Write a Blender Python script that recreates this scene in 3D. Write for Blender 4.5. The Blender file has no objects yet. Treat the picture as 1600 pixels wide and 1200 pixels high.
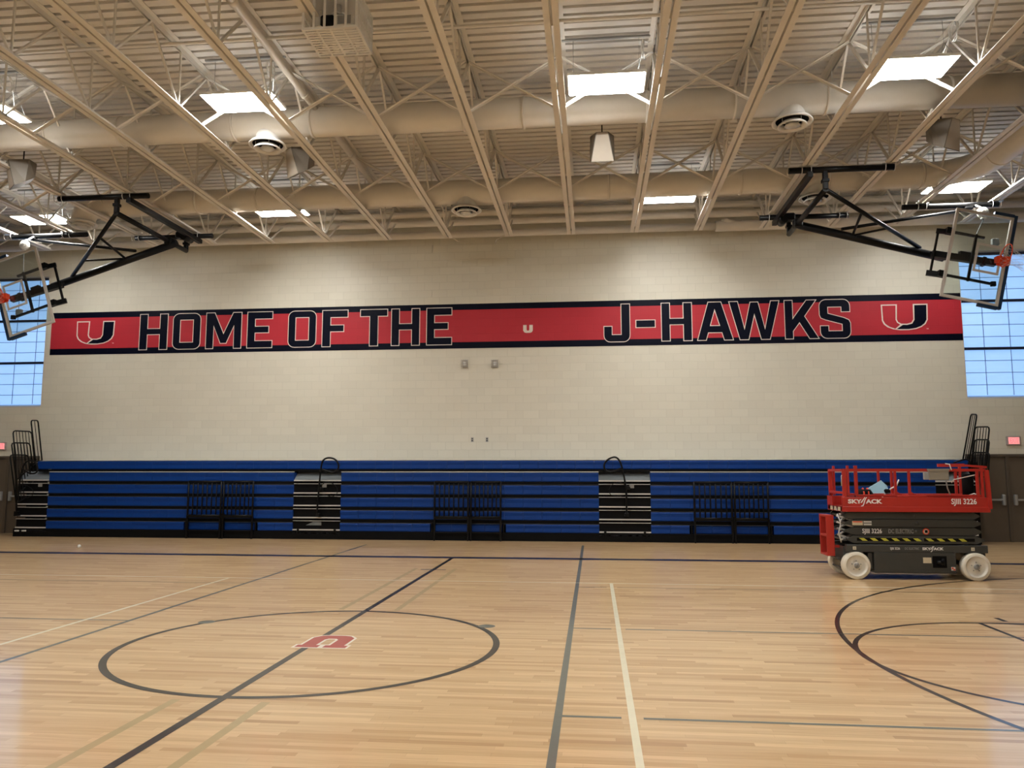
import bpy, bmesh, math, random
from mathutils import Vector, Matrix
from mathutils.geometry import tessellate_polygon
random.seed(7)
PI = math.pi
SC = bpy.context.scene
COL = SC.collection

# ------------------------------------------------------------------ camera
F, YAW, PITCH, ROLL, CH = 1217.49, 0.10379, 0.11197, 0.0002, 1.67476
W = 20.09                       # distance to the long wall
fw = Vector((-math.sin(YAW)*math.cos(PITCH), math.cos(YAW)*math.cos(PITCH), math.sin(PITCH)))
r0 = Vector((math.cos(YAW), math.sin(YAW), 0)); u0 = r0.cross(fw)
rt = math.cos(ROLL)*r0 + math.sin(ROLL)*u0; up = -math.sin(ROLL)*r0 + math.cos(ROLL)*u0
cam_d = bpy.data.cameras.new('camera'); cam = bpy.data.objects.new('camera', cam_d); COL.objects.link(cam)
cam.matrix_world = Matrix(((rt.x, up.x, -fw.x, 0), (rt.y, up.y, -fw.y, 0), (rt.z, up.z, -fw.z, CH), (0, 0, 0, 1)))
cam_d.sensor_width = 36; cam_d.lens = F/1600*36; cam_d.clip_end = 200
SC.camera = cam
CAMP = Vector((0, 0, CH))

# ------------------------------------------------------------------ world and exposure
w = bpy.data.worlds.new('world'); SC.world = w; w.use_nodes = True
w.node_tree.nodes['Background'].inputs[0].default_value = (0.16, 0.30, 0.62, 1)
w.node_tree.nodes['Background'].inputs[1].default_value = 0.8
SC.view_settings.view_transform = 'Standard'; SC.view_settings.look = 'None'
SC.view_settings.gamma = 1; SC.view_settings.use_curve_mapping = False
SC.view_settings.exposure = 0.68
LAMP = 46.0          # radiance of the ceiling panels
UPLAMP = 9.0         # radiance of the slot on top of each panel
SKYPANE = 0.63

def at(x, y, Y):
    """point of the plane at depth Y that the photo shows at (x, y)"""
    d = fw + (x-800)/F*rt - (y-600)/F*up
    return CAMP + d*(Y/d.y)
def atz(x, y, z):
    d = fw + (x-800)/F*rt - (y-600)/F*up
    return CAMP + d*((z-CH)/d.z)
def seen(P, m=60):
    d = Vector(P) - CAMP; z = d.dot(fw)
    if z < .3: return False
    x = 800 + F*d.dot(rt)/z; y = 600 - F*d.dot(up)/z
    return -m < x < 1600+m and -m < y < 1200+m

# ------------------------------------------------------------------ materials
def newmat(name):
    m = bpy.data.materials.new(name); m.use_nodes = True
    return m, m.node_tree, m.node_tree.nodes['Principled BSDF']
def mat(name, col, rough=.5, metal=0., coat=0., noise=0.06, nscale=6., bump=0.0, bscale=60., spec=.5):
    m, nt, b = newmat(name)
    N, L = nt.nodes, nt.links
    tc = N.new('ShaderNodeTexCoord'); nz = N.new('ShaderNodeTexNoise'); nz.inputs['Scale'].default_value = nscale
    nz.inputs['Detail'].default_value = 4
    L.new(tc.outputs['Object'], nz.inputs['Vector'])
    mx = N.new('ShaderNodeMix'); mx.data_type = 'RGBA'
    mx.inputs[6].default_value = tuple(c*(1-noise) for c in col)+(1,)
    mx.inputs[7].default_value = tuple(min(1, c*(1+noise)) for c in col)+(1,)
    L.new(nz.outputs['Fac'], mx.inputs[0]); L.new(mx.outputs[2], b.inputs['Base Color'])
    b.inputs['Roughness'].default_value = rough; b.inputs['Metallic'].default_value = metal
    b.inputs['Coat Weight'].default_value = coat; b.inputs['Specular IOR Level'].default_value = spec
    if bump:
        n2 = N.new('ShaderNodeTexNoise'); n2.inputs['Scale'].default_value = bscale
        L.new(tc.outputs['Object'], n2.inputs['Vector'])
        bp = N.new('ShaderNodeBump'); bp.inputs['Strength'].default_value = bump; bp.inputs['Distance'].default_value = .01
        L.new(n2.outputs['Fac'], bp.inputs['Height']); L.new(bp.outputs[0], b.inputs['Normal'])
    return m
def blockmat(name, col, rough, mort=.9, bumpd=.006, spec=.3):
    """painted concrete block, running bond, 16 x 8 in"""
    m, nt, b = newmat(name); N, L = nt.nodes, nt.links
    g = N.new('ShaderNodeNewGeometry'); sp = N.new('ShaderNodeSeparateXYZ'); cb = N.new('ShaderNodeCombineXYZ')
    L.new(g.outputs['Position'], sp.inputs[0])
    ad = N.new('ShaderNodeMath'); ad.operation = 'ADD'; L.new(sp.outputs[0], ad.inputs[0]); L.new(sp.outputs[1], ad.inputs[1])
    L.new(ad.outputs[0], cb.inputs[0]); L.new(sp.outputs[2], cb.inputs[1])
    br = N.new('ShaderNodeTexBrick'); br.offset = .5; br.squash = 1
    br.inputs['Scale'].default_value = 1; br.inputs['Brick Width'].default_value = .4064
    br.inputs['Row Height'].default_value = .2032; br.inputs['Mortar Size'].default_value = .006
    br.inputs['Mortar Smooth'].default_value = .6; br.inputs['Bias'].default_value = 0
    br.inputs['Color1'].default_value = tuple(c*.975 for c in col)+(1,)
    br.inputs['Color2'].default_value = tuple(min(1, c*1.02) for c in col)+(1,)
    br.inputs['Mortar'].default_value = tuple(c*mort for c in col)+(1,)
    L.new(cb.outputs[0], br.inputs['Vector'])
    L.new(br.outputs['Color'], b.inputs['Base Color'])
    nz = N.new('ShaderNodeTexNoise'); nz.inputs['Scale'].default_value = 55; nz.inputs['Detail'].default_value = 3
    L.new(g.outputs['Position'], nz.inputs['Vector'])
    mu = N.new('ShaderNodeMath'); mu.operation = 'MULTIPLY'; mu.inputs[1].default_value = .18
    L.new(nz.outputs['Fac'], mu.inputs[0])
    sb = N.new('ShaderNodeMath'); sb.operation = 'SUBTRACT'; L.new(mu.outputs[0], sb.inputs[0]); L.new(br.outputs['Fac'], sb.inputs[1])
    bp = N.new('ShaderNodeBump'); bp.inputs['Strength'].default_value = .5; bp.inputs['Distance'].default_value = bumpd
    L.new(sb.outputs[0], bp.inputs['Height']); L.new(bp.outputs[0], b.inputs['Normal'])
    b.inputs['Roughness'].default_value = rough; b.inputs['Specular IOR Level'].default_value = spec
    return m
def floormat():
    """varnished maple strips laid along x"""
    m, nt, b = newmat('maple strip floor'); N, L = nt.nodes, nt.links
    def math_(op, a, bb=None):
        n = N.new('ShaderNodeMath'); n.operation = op
        for i, v in enumerate((a, bb)):
            if v is None: continue
            if isinstance(v, (int, float)): n.inputs[i].default_value = v
            else: L.new(v, n.inputs[i])
        return n.outputs[0]
    g = N.new('ShaderNodeNewGeometry'); sp = N.new('ShaderNodeSeparateXYZ'); L.new(g.outputs['Position'], sp.inputs[0])
    row = math_('FLOOR', math_('DIVIDE', sp.outputs[1], .057))
    wn = N.new('ShaderNodeTexWhiteNoise'); wn.noise_dimensions = '1D'; L.new(row, wn.inputs['W'])
    xs = math_('ADD', math_('DIVIDE', sp.outputs[0], .85), math_('MULTIPLY', wn.outputs['Value'], 17.3))
    bd = math_('FLOOR', xs)
    cb = N.new('ShaderNodeCombineXYZ'); L.new(bd, cb.inputs[0]); L.new(row, cb.inputs[1])
    w2 = N.new('ShaderNodeTexWhiteNoise'); w2.noise_dimensions = '2D'; L.new(cb.outputs[0], w2.inputs['Vector'])
    cr = N.new('ShaderNodeValToRGB'); L.new(w2.outputs['Value'], cr.inputs[0])
    e = cr.color_ramp; e.elements[0].position = 0; e.elements[0].color = (.48, .30, .145, 1)
    e.elements[1].position = 1; e.elements[1].color = (.76, .55, .31, 1)
    for p_, c in ((.06, (.57, .37, .185)), (.5, (.655, .455, .245)), (.85, (.70, .495, .27))):
        q = e.elements.new(p_); q.color = c+(1,)
    # grain
    mp = N.new('ShaderNodeMapping'); mp.inputs['Scale'].default_value = (2.2, 55, 1); L.new(g.outputs['Position'], mp.inputs[0])
    nz = N.new('ShaderNodeTexNoise'); nz.inputs['Scale'].default_value = 1; nz.inputs['Detail'].default_value = 5; nz.inputs['Roughness'].default_value = .65
    L.new(mp.outputs[0], nz.inputs['Vector'])
    mx = N.new('ShaderNodeMix'); mx.data_type = 'RGBA'; mx.blend_type = 'MULTIPLY'; mx.inputs[0].default_value = 1
    r2 = N.new('ShaderNodeValToRGB'); L.new(nz.outputs['Fac'], r2.inputs[0])
    r2.color_ramp.elements[0].position = .3; r2.color_ramp.elements[0].color = (.84, .80, .76, 1)
    r2.color_ramp.elements[1].position = .62; r2.color_ramp.elements[1].color = (1, 1, 1, 1)
    L.new(cr.outputs[0], mx.inputs[6]); L.new(r2.outputs[0], mx.inputs[7])
    # joints
    fy = math_('FRACT', math_('DIVIDE', sp.outputs[1], .057)); fx = math_('FRACT', xs)
    jy = math_('LESS_THAN', fy, .035); jx = math_('LESS_THAN', fx, .003)
    j = math_('MAXIMUM', jy, jx)
    m2 = N.new('ShaderNodeMix'); m2.data_type = 'RGBA'; m2.blend_type = 'MULTIPLY'
    L.new(math_('MULTIPLY', j, .28), m2.inputs[0]); L.new(mx.outputs[2], m2.inputs[6]); m2.inputs[7].default_value = (.35, .25, .18, 1)
    L.new(m2.outputs[2], b.inputs['Base Color'])
    varnish(nt, b, w2.outputs['Value'])
    return m
def varnish(nt, b, tilt=None):
    """clear gym finish: slightly wavy gloss, each strip tilted a hair"""
    N, L = nt.nodes, nt.links
    g = N.new('ShaderNodeNewGeometry')
    mp = N.new('ShaderNodeMapping'); mp.inputs['Scale'].default_value = (.9, 6, 1); L.new(g.outputs['Position'], mp.inputs[0])
    nz = N.new('ShaderNodeTexNoise'); nz.inputs['Scale'].default_value = 1; nz.inputs['Detail'].default_value = 2
    L.new(mp.outputs[0], nz.inputs['Vector'])
    bp = N.new('ShaderNodeBump'); bp.inputs['Strength'].default_value = .25; bp.inputs['Distance'].default_value = .011
    L.new(nz.outputs['Fac'], bp.inputs['Height'])
    L.new(bp.outputs[0], b.inputs['Coat Normal'])
    b.inputs['Roughness'].default_value = .38
    b.inputs['Coat Weight'].default_value = .6; b.inputs['Coat Roughness'].default_value = .09; b.inputs['Coat IOR'].default_value = 1.42
    b.inputs['Specular IOR Level'].default_value = .25
def paintmat(name, col):
    m, nt, b = newmat(name)
    N, L = nt.nodes, nt.links
    g = N.new('ShaderNodeNewGeometry'); nz = N.new('ShaderNodeTexNoise'); nz.inputs['Scale'].default_value = 9
    L.new(g.outputs['Position'], nz.inputs['Vector'])
    mx = N.new('ShaderNodeMix'); mx.data_type = 'RGBA'; L.new(nz.outputs['Fac'], mx.inputs[0])
    mx.inputs[6].default_value = tuple(c*.93 for c in col)+(1,); mx.inputs[7].default_value = tuple(min(1, c*1.06) for c in col)+(1,)
    L.new(mx.outputs[2], b.inputs['Base Color'])
    varnish(nt, b); return m
def emat(name, col, s):
    m, nt, b = newmat(name)
    b.inputs['Base Color'].default_value = tuple(col)+(1,); b.inputs['Emission Color'].default_value = tuple(col)+(1,)
    b.inputs['Emission Strength'].default_value = s; b.inputs['Roughness'].default_value = .6
    return m
def panemat():
    """translucent fibreglass wall panel with dusk sky behind it"""
    m, nt, b = newmat('translucent blue daylight panel'); N, L = nt.nodes, nt.links
    g = N.new('ShaderNodeNewGeometry'); mp = N.new('ShaderNodeMapping'); mp.inputs['Scale'].default_value = (3, 1, 14)
    L.new(g.outputs['Position'], mp.inputs[0])
    nz = N.new('ShaderNodeTexNoise'); nz.inputs['Scale'].default_value = 1; L.new(mp.outputs[0], nz.inputs['Vector'])
    mx = N.new('ShaderNodeMix'); mx.data_type = 'RGBA'; L.new(nz.outputs['Fac'], mx.inputs[0])
    mx.inputs[6].default_value = (.22, .47, .93, 1); mx.inputs[7].default_value = (.29, .56, 1, 1)
    L.new(mx.outputs[2], b.inputs['Emission Color']); b.inputs['Emission Strength'].default_value = SKYPANE
    b.inputs['Base Color'].default_value = (.35, .42, .5, 1); b.inputs['Roughness'].default_value = .5
    return m
def glassmat():
    m, nt, b = newmat('clear backboard glass'); N, L = nt.nodes, nt.links
    tr = N.new('ShaderNodeBsdfTransparent'); tr.inputs[0].default_value = (.86, .90, .89, 1)
    gl = N.new('ShaderNodeBsdfGlossy'); gl.inputs['Roughness'].default_value = .03
    fr = N.new('ShaderNodeFresnel'); fr.inputs[0].default_value = 1.45
    mx = N.new('ShaderNodeMixShader'); L.new(fr.outputs[0], mx.inputs[0]); L.new(tr.outputs[0], mx.inputs[1]); L.new(gl.outputs[0], mx.inputs[2])
    L.new(mx.outputs[0], N['Material Output'].inputs[0])
    return m

M = {}
M['wall'] = blockmat('cream painted block wall', (.645, .62, .53), .42)
M['sidewall'] = blockmat('block wall darkened to cut fill', (.26, .24, .20), .5)  # unseen side walls, toned dark to cut the light they bounce back
M['floor'] = floormat()
M['beige'] = mat('beige painted steel', (.66, .62, .555), .5, noise=.04)
M['deck'] = mat('beige painted roof deck', (.655, .625, .58), .55, noise=.05)
M['duct'] = mat('beige painted duct', (.66, .62, .55), .45, noise=.04, bump=.12, bscale=9)
M['black'] = mat('black enamel steel', (.003, .003, .0035), .38, spec=.2)
M['matte'] = mat('matt black board', (.003, .003, .0035), .7, spec=.12)
M['blue'] = mat('blue moulded seat plastic', (.002, .036, .21), .45, spec=.2, noise=.08, nscale=3)
M['alu'] = mat('brushed aluminium trim', (.62, .62, .61), .45, metal=.4)
M['lampwhite'] = mat('white lamp housing', (.70, .69, .66), .4)
M['lens'] = emat('lit lamp lens', (1, .985, .95), LAMP)
M['upslot'] = emat('lit lamp top slot', (.93, .97, 1), UPLAMP)
M['pane'] = panemat()
M['grid'] = mat('dark blue panel grid', (.05, .11, .32), .5)
M['navyframe'] = mat('dark window mullion', (.01, .014, .04), .4)
M['trimwhite'] = mat('window frame tinted with sky glow', (.48, .52, .6), .4)  # pale tone puts the sky glow on the reveal into the frame
M['door'] = mat('taupe painted steel door', (.105, .083, .062), .45)
M['frame'] = mat('taupe painted door frame', (.088, .07, .053), .45)
M['mred'] = blockmat('red mural paint', (.45, .03, .045), .42, bumpd=.003, spec=.2)
M['mnavy'] = blockmat('navy mural paint', (.0015, .0025, .011), .45, bumpd=.003, spec=.1)
M['mwhite'] = blockmat('white mural paint', (.74, .66, .60), .36, bumpd=.003)
M['glass'] = glassmat()
M['bbframe'] = mat('pale backboard frame', (.52, .49, .45), .4)
M['pad'] = mat('navy foam padding', (.006, .028, .075), .5)
M['orange'] = mat('orange rim steel', (.75, .06, .015), .4)
M['net'] = mat('white net cord', (.8, .78, .76), .8)
M['white'] = mat('white plastic', (.72, .71, .68), .4)
M['grey'] = mat('grey plastic', (.30, .30, .29), .5)
M['liftred'] = mat('red lift enamel', (.42, .026, .018), .38, noise=.1)
M['liftgrey'] = mat('dark grey lift enamel', (.045, .047, .045), .42, noise=.1)
M['tyre'] = mat('white non-marking tyre', (.74, .70, .60), .55, noise=.08, nscale=12)
M['rim'] = mat('cream wheel rim', (.72, .69, .61), .45, noise=.05)
M['tag'] = mat('cream decal', (.62, .55, .40), .5)
M['decalwhite'] = mat('white decal', (.85, .84, .82), .5)
M['yellow'] = mat('yellow hazard stripe', (.52, .50, .045), .5)
M['lightblue'] = mat('pale blue cloth', (.32, .55, .68), .8)
M['exitred'] = emat('lit red letters', (1, .09, .10), 1.6)
M['exitbody'] = mat('grey exit sign body', (.36, .30, .28), .5)
M['exitface'] = emat('pink lit sign face', (.9, .33, .33), .45)
M['tread'] = mat('grey stair tread', (.17, .19, .2), .5, bump=.2)
M['lblack'] = paintmat('black court paint', (.004, .0035, .0035))
M['lnavy'] = paintmat('navy court paint', (.006, .012, .055))
M['lgrey'] = paintmat('grey green court paint', (.13, .145, .125))
M['lcream'] = paintmat('cream court paint', (.78, .74, .56))
M['lfaint'] = paintmat('faint greenish court paint', (.45, .34, .17))
M['lred'] = paintmat('red court paint', (.42, .035, .03))
M['lblue'] = paintmat('blue court paint', (.035, .085, .22))
M['lwhite'] = paintmat('white court paint', (.85, .80, .72))

# ------------------------------------------------------------------ mesh helper
class MB:
    def __init__(s): s.v = []; s.f = []; s.mi = []; s.sm = []; s.m = 0; s.s = False
    def add(s, vs, fs, smooth=None):
        b = len(s.v); s.v += [tuple(v) for v in vs]
        s.f += [tuple(b+i for i in f) for f in fs]; s.mi += [s.m]*len(fs); s.sm += [s.s if smooth is None else smooth]*len(fs)
        return s
    def box(s, a, b):
        (x0, y0, z0), (x1, y1, z1) = a, b
        x0, x1 = sorted((x0, x1)); y0, y1 = sorted((y0, y1)); z0, z1 = sorted((z0, z1))
        return s.add([(x0,y0,z0),(x1,y0,z0),(x1,y1,z0),(x0,y1,z0),(x0,y0,z1),(x1,y0,z1),(x1,y1,z1),(x0,y1,z1)],
                     [(0,3,2,1),(4,5,6,7),(0,1,5,4),(1,2,6,5),(2,3,7,6),(3,0,4,7)])
    def bbox(s, a, b, r=.01):
        """box with its edges taken off"""
        lo = [min(a[i], b[i]) for i in range(3)]; hi = [max(a[i], b[i]) for i in range(3)]
        r = min([r]+[(hi[i]-lo[i])*.45 for i in range(3)])
        vs = []; idx = {}
        for cx in (0, 1):
            for cy in (0, 1):
                for cz in (0, 1):
                    c = (cx, cy, cz)
                    for ax in range(3):
                        p = [ (lo[i] if c[i] == 0 else hi[i]) + (0 if i == ax else (r if c[i] == 0 else -r)) for i in range(3)]
                        idx[(c, ax)] = len(vs); vs.append(p)
        fs = []
        for ax in range(3):
            o = [i for i in range(3) if i != ax]
            for e in (0, 1):
                q = []
                for t in ((0,0),(1,0),(1,1),(0,1)):
                    c = [0,0,0]; c[ax] = e; c[o[0]] = t[0]; c[o[1]] = t[1]; q.append(idx[(tuple(c), ax)])
                if (e == 1) == (ax != 1): fs.append(tuple(q))
                else: fs.append(tuple(reversed(q)))
            for t in ((0,0),(1,0),(1,1),(0,1)):
                c0 = [0,0,0]; c1 = [0,0,0]; c0[ax] = 0; c1[ax] = 1
                for c in (c0, c1): c[o[0]] = t[0]; c[o[1]] = t[1]
                c0 = tuple(c0); c1 = tuple(c1)
                fs.append((idx[(c0, o[0])], idx[(c1, o[0])], idx[(c1, o[1])], idx[(c0, o[1])]))
        for cx in (0, 1):
            for cy in (0, 1):
                for cz in (0, 1):
                    c = (cx, cy, cz); fs.append((idx[(c, 0)], idx[(c, 1)], idx[(c, 2)]))
        return s.add(vs, fs)
    def bar(s, p, q, w_, h=None, hint=(0, 0, 1)):
        p = Vector(p); q = Vector(q); h = w_ if h is None else h
        d = (q-p).normalized(); hv = Vector(hint)
        if abs(d.dot(hv)) > .98: hv = Vector((0, 1, 0)) if abs(d.y) < .9 else Vector((1, 0, 0))
        a = d.cross(hv).normalized()*w_/2; b = a.cross(d).normalized()*h/2
        return s.add([p-a-b, p+a-b, p+a+b, p-a+b, q-a-b, q+a-b, q+a+b, q-a+b],
                     [(0,3,2,1),(4,5,6,7),(0,1,5,4),(1,2,6,5),(2,3,7,6),(3,0,4,7)])
    def tube(s, pts, r, n=10, closed=False, caps=True):
        P = [Vector(p) for p in pts]; R = r if isinstance(r, (list, tuple)) else [r]*len(P)
        k = len(P); vs = []; prev = None
        for i in range(k):
            if closed: d = P[(i+1) % k]-P[i-1]
            elif i == 0: d = P[1]-P[0]
            elif i == k-1: d = P[-1]-P[-2]
            else: d = (P[i+1]-P[i]).normalized()+(P[i]-P[i-1]).normalized()
            if d.length < 1e-9: d = P[i]-P[i-1]
            d.normalize()
            if prev is None:
                hv = Vector((0, 0, 1)) if abs(d.z) < .9 else Vector((1, 0, 0)); a = d.cross(hv).normalized()
            else: a = (prev - d*prev.dot(d)).normalized()
            prev = a; b = d.cross(a)
            for j in range(n):
                t = 2*PI*j/n; vs.append(P[i]+(a*math.cos(t)+b*math.sin(t))*R[i])
        fs = []
        m = k if closed else k-1
        for i in range(m):
            for j in range(n):
                i2 = (i+1) % k
                fs.append((i*n+j, i*n+(j+1) % n, i2*n+(j+1) % n, i2*n+j))
        s.add(vs, fs, True)
        if caps and not closed:
            b0 = len(s.v)-len(vs)
            s.f += [tuple(b0+j for j in reversed(range(n))), tuple(b0+(k-1)*n+j for j in range(n))]
            s.mi += [s.m]*2; s.sm += [False]*2
        return s
    def lathe(s, prof, c, axis='z', n=28, smooth=True):
        """profile of (radius, height) turned about an axis through c"""
        vs = []; c = Vector(c)
        for r, h in prof:
            for j in range(n):
                t = 2*PI*j/n; x, y = r*math.cos(t), r*math.sin(t)
                vs.append(c+Vector({'z': (x, y, h), 'y': (x, h, y), 'x': (h, x, y)}[axis]))
        fs = []
        for i in range(len(prof)-1):
            for j in range(n): 
                q = (i*n+j, i*n+(j+1) % n, (i+1)*n+(j+1) % n, (i+1)*n+j)
                fs.append(q if axis != 'y' else tuple(reversed(q)))
        return s.add(vs, fs, smooth)
    def poly(s, loops, fn, t=.002):
        """flat shape with holes given as 2D loops; fn maps (u, v, depth) to a point"""
        L = [[Vector((p[0], p[1], 0)) for p in lp] for lp in loops]
        tri = tessellate_polygon(L); flat = [p for lp in L for p in lp]; n = len(flat)
        vs = [fn(p.x, p.y, t) for p in flat]+[fn(p.x, p.y, 0) for p in flat]
        fs = []
        for a, b, c in tri:
            A, B, C_ = flat[a], flat[b], flat[c]
            ar = (B.x-A.x)*(C_.y-A.y)-(C_.x-A.x)*(B.y-A.y)
            if abs(ar) < 1e-12: continue
            fs.append((a, b, c) if ar > 0 else (a, c, b))
        k = 0
        for lp in loops:
            m = len(lp)
            for i in range(m): fs.append((k+i, k+(i+1) % m, n+k+(i+1) % m, n+k+i))
            k += m
        return s.add(vs, fs)
    def build(s, name, mats, parent=None, loc=None):
        me = bpy.data.meshes.new(name); me.from_pydata(s.v, [], s.f)
        for m in (mats if isinstance(mats, (list, tuple)) else [mats]): me.materials.append(M[m] if isinstance(m, str) else m)
        me.polygons.foreach_set('material_index', s.mi); me.polygons.foreach_set('use_smooth', s.sm); me.update()
        o = bpy.data.objects.new(name, me); COL.objects.link(o)
        if parent: o.parent = parent
        if loc is not None: o.location = loc
        return o
def place(o, root):
    """mesh written in room coordinates, parented to a thing's Empty that already stands in place"""
    o.parent = root; o.matrix_parent_inverse = Matrix.Translation(-root.location) if root.type == 'EMPTY' else Matrix(); return o
def thing(name, label, cat, loc=(0, 0, 0), group=None):
    o = bpy.data.objects.new(name, None); COL.objects.link(o); o.location = loc; o.empty_display_size = .2
    return tag(o, label, cat, group)
def tag(o, label, cat, group=None):
    o['label'] = label; o['category'] = cat
    if group: o['group'] = group
    return o
def struct(o): o['kind'] = 'structure'; return o
def copy_obj(o, parent=None):
    c = o.copy(); COL.objects.link(c)
    if parent: c.parent = parent
    return c
def copy_tree(root, loc):
    r = copy_obj(root); r.location = loc
    for ch in list(root.children):
        c = copy_obj(ch, r)
        for g in ch.children: copy_obj(g, c)
    return r
ORD = ['first','second','third','fourth','fifth','sixth','seventh','eighth','ninth','tenth','eleventh','twelfth','thirteenth','fourteenth','fifteenth','sixteenth','seventeenth','eighteenth','nineteenth','twentieth']
def nth(i, n):
    if i == 0: return 'leftmost'
    if i == n-1: return 'rightmost'
    return ORD[i]+' from the left' if i <= n//2 else ORD[n-1-i]+' from the right'

# ------------------------------------------------------------------ room shell
XL, XR, YB, ZD = -20.3, 14.8, -6.5, 8.56      # side walls, wall behind, roof deck
struct(MB().box((XL-.3, W+.3, -.2), (XR+.3, W+1.2, 0)).box((DX0-.1 if 0 else -17.2, W+.28, 0), (-15.0, W+.34, 2.2)).box((8.9, W+.28, 0), (11.0, W+.34, 2.2)).build('trim_3', 'wall'))  # added unseen slab and door backings that block the outside light
fl = struct(MB().box((XL-.3, YB-.3, -.2), (XR+.3, W+.3, 0)).build('floor', 'floor'))
WX0, WX1, WX2, WX3 = -19.6, -15.25, 9.14, 13.5     # window openings
WZ0, WZ1 = 3.46, 7.17
DX0, DX1, DX2, DX3, DZ = -17.05, -15.17, 9.0, 10.9, 2.10
wb = MB()
def slab(x0, x1, z0, z1): wb.box((x0, W, z0), (x1, W+.3, z1))
slab(XL-.3, DX0, 0, WZ0); slab(DX0, DX1, DZ, WZ0); slab(DX1, DX2, 0, WZ0); slab(DX2, DX3, DZ, WZ0); slab(DX3, XR+.3, 0, WZ0)
slab(XL-.3, WX0, WZ0, WZ1); slab(WX1, WX2, WZ0, WZ1); slab(WX3, XR+.3, WZ0, WZ1); slab(XL-.3, XR+.3, WZ1, ZD+.3)
struct(wb.build('wall_back', 'wall'))
struct(MB().box((XL-.3, YB-.3, 0), (XL, W, ZD+.3)).build('wall_left', 'sidewall'))
struct(MB().box((XR, YB-.3, 0), (XR+.3, W, ZD+.3)).build('wall_right', 'sidewall'))
struct(MB().box((XL, YB-.3, 0), (XR, YB, ZD+.3)).build('wall_front', 'wall'))

# ribbed roof deck
dk = MB(); prof = []; y = YB
while y < W:
    prof += [(y, ZD), (y+.135, ZD), (y+.143, ZD+.085), (y+.195, ZD+.085)]; y += .2032
prof = [p for p in prof if p[0] < W] + [(W, ZD)]
for i in range(len(prof)-1):
    (a, za), (b, zb_) = prof[i], prof[i+1]
    dk.add([(XL, a, za), (XL, b, zb_), (XR, b, zb_), (XR, a, za)], [(0, 1, 2, 3)])
dk.box((XL-.3, YB-.3, ZD+.09), (XR+.3, W+.3, ZD+.2))
struct(dk.build('ceiling', 'deck'))

# windows: translucent panels in a dark grid
def window(name, x0, x1, side):
    fr = MB()
    fr.box((x0, W+.10, WZ0), (x0+.05, W+.2, WZ1)); fr.box((x1-.05, W+.10, WZ0), (x1, W+.2, WZ1))
    fr.box((x0+.05, W+.10, WZ0), (x1-.05, W+.2, WZ0+.05)); fr.box((x0+.05, W+.10, WZ1-.06), (x1-.05, W+.2, WZ1))
    o = struct(fr.build(name, 'trimwhite'))
    ph = (WZ1-.06-WZ0-.05)/3
    for k in range(3):
        z0 = WZ0+.05+k*ph
        pn = MB().box((x0+.05, W+.14, z0+.03), (x1-.05, W+.17, z0+ph-.03)).build('window_pane', 'pane', o)
        g = MB()
        for j in range(1, 4):
            zz = z0+j*ph/4; g.box((x0+.05, W+.132, zz-.006), (x1-.05, W+.14, zz+.006))
        n = int((x1-x0)/.62)+1
        for j in range(n+1):
            xx = (x0+.54+.615*j) if side > 0 else (x1-.36-.615*j)
            if x0+.06 < xx < x1-.06: g.box((xx-.006, W+.132, z0+.04), (xx+.006, W+.14, z0+ph-.04))
        g.build('pane_grid', 'grid', pn)
        mu = MB(); 
        zz = z0+ph
        mu.box((x0+.05, W+.09, zz-.035), (x1-.05, W+.175, zz+.03)); mu.build('mullion', 'navyframe', o)
    return o
window('window_1', WX0, WX1, -1); window('window_2', WX2, WX3, 1)

# double doors
def doors(n, x0, x1, mull):
    f = MB()
    f.box((x0, W-.02, 0), (x0+.06, W+.2, DZ)); f.box((x1-.06, W-.02, 0), (x1, W+.2, DZ)); f.box((x0+.06, W-.02, DZ-.06), (x1-.06, W+.2, DZ))
    f.box((mull-.035, W-.015, 0), (mull+.035, W+.15, DZ-.06))
    struct(f.build('trim_%d' % n, 'frame'))
    for k, (a, b) in enumerate(((x0+.062, mull-.037), (mull+.037, x1-.062))):
        d = struct(MB().bbox((a, W+.03, .0), (b, W+.08, DZ-.065), .004).build('door_%d' % (n*2-1+k), 'door'))
        h = MB(); zc = 1.0
        e = b-.1 if k == 0 else a+.1; o_ = a+.06 if k == 0 else b-.06
        h.bbox((min(e, o_), W-.045, zc-.025), (max(e, o_), W+.0, zc+.025), .01)
        h.bbox((e-.035, W-.06, zc-.13), (e+.035, W+.031, zc+.13), .015); h.box((o_-.02, W-.04, zc-.03), (o_+.02, W+.031, zc+.03))
        h.build('panic_bar', 'grey', d)
doors(1, DX0, DX1, -16.1); doors(2, DX2, DX3, 9.95)
# small closer boxes are not built: nothing of them shows

# ------------------------------------------------------------------ court paint
Z = .0012
CX, CY = -2.761, 7.597
def line(name, m, pts_boxes, z=Z):
    b = MB()
    for (x0, y0, x1, y1) in pts_boxes: b.add([(x0,y0,z),(x1,y0,z),(x1,y1,z),(x0,y1,z)], [(0,1,2,3)])
    o = b.build(name, m, fl); return o
def arc(name, m, cx, cy, r, a0, a1, wd=.05, z=Z, n=96):
    b = MB(); vs = []
    for i in range(n+1):
        t = a0+(a1-a0)*i/n
        vs += [(cx+math.cos(t)*(r-wd), cy+math.sin(t)*(r-wd), z), (cx+math.cos(t)*r, cy+math.sin(t)*r, z)]
    b.add(vs, [(2*i, 2*i+1, 2*i+3, 2*i+2) for i in range(n)])
    return b.build(name, m, fl)
line('court_sideline', 'lnavy', [(XL+1, 15.22, XR-1, 15.50)])
line('volleyball_sideline', 'lcream', [(XL+2, 12.07, XR-2, 12.12)])
line('volleyball_attack_line', 'lcream', [(.22, 3.0, .27, 12.07)], Z+.0004)
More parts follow.
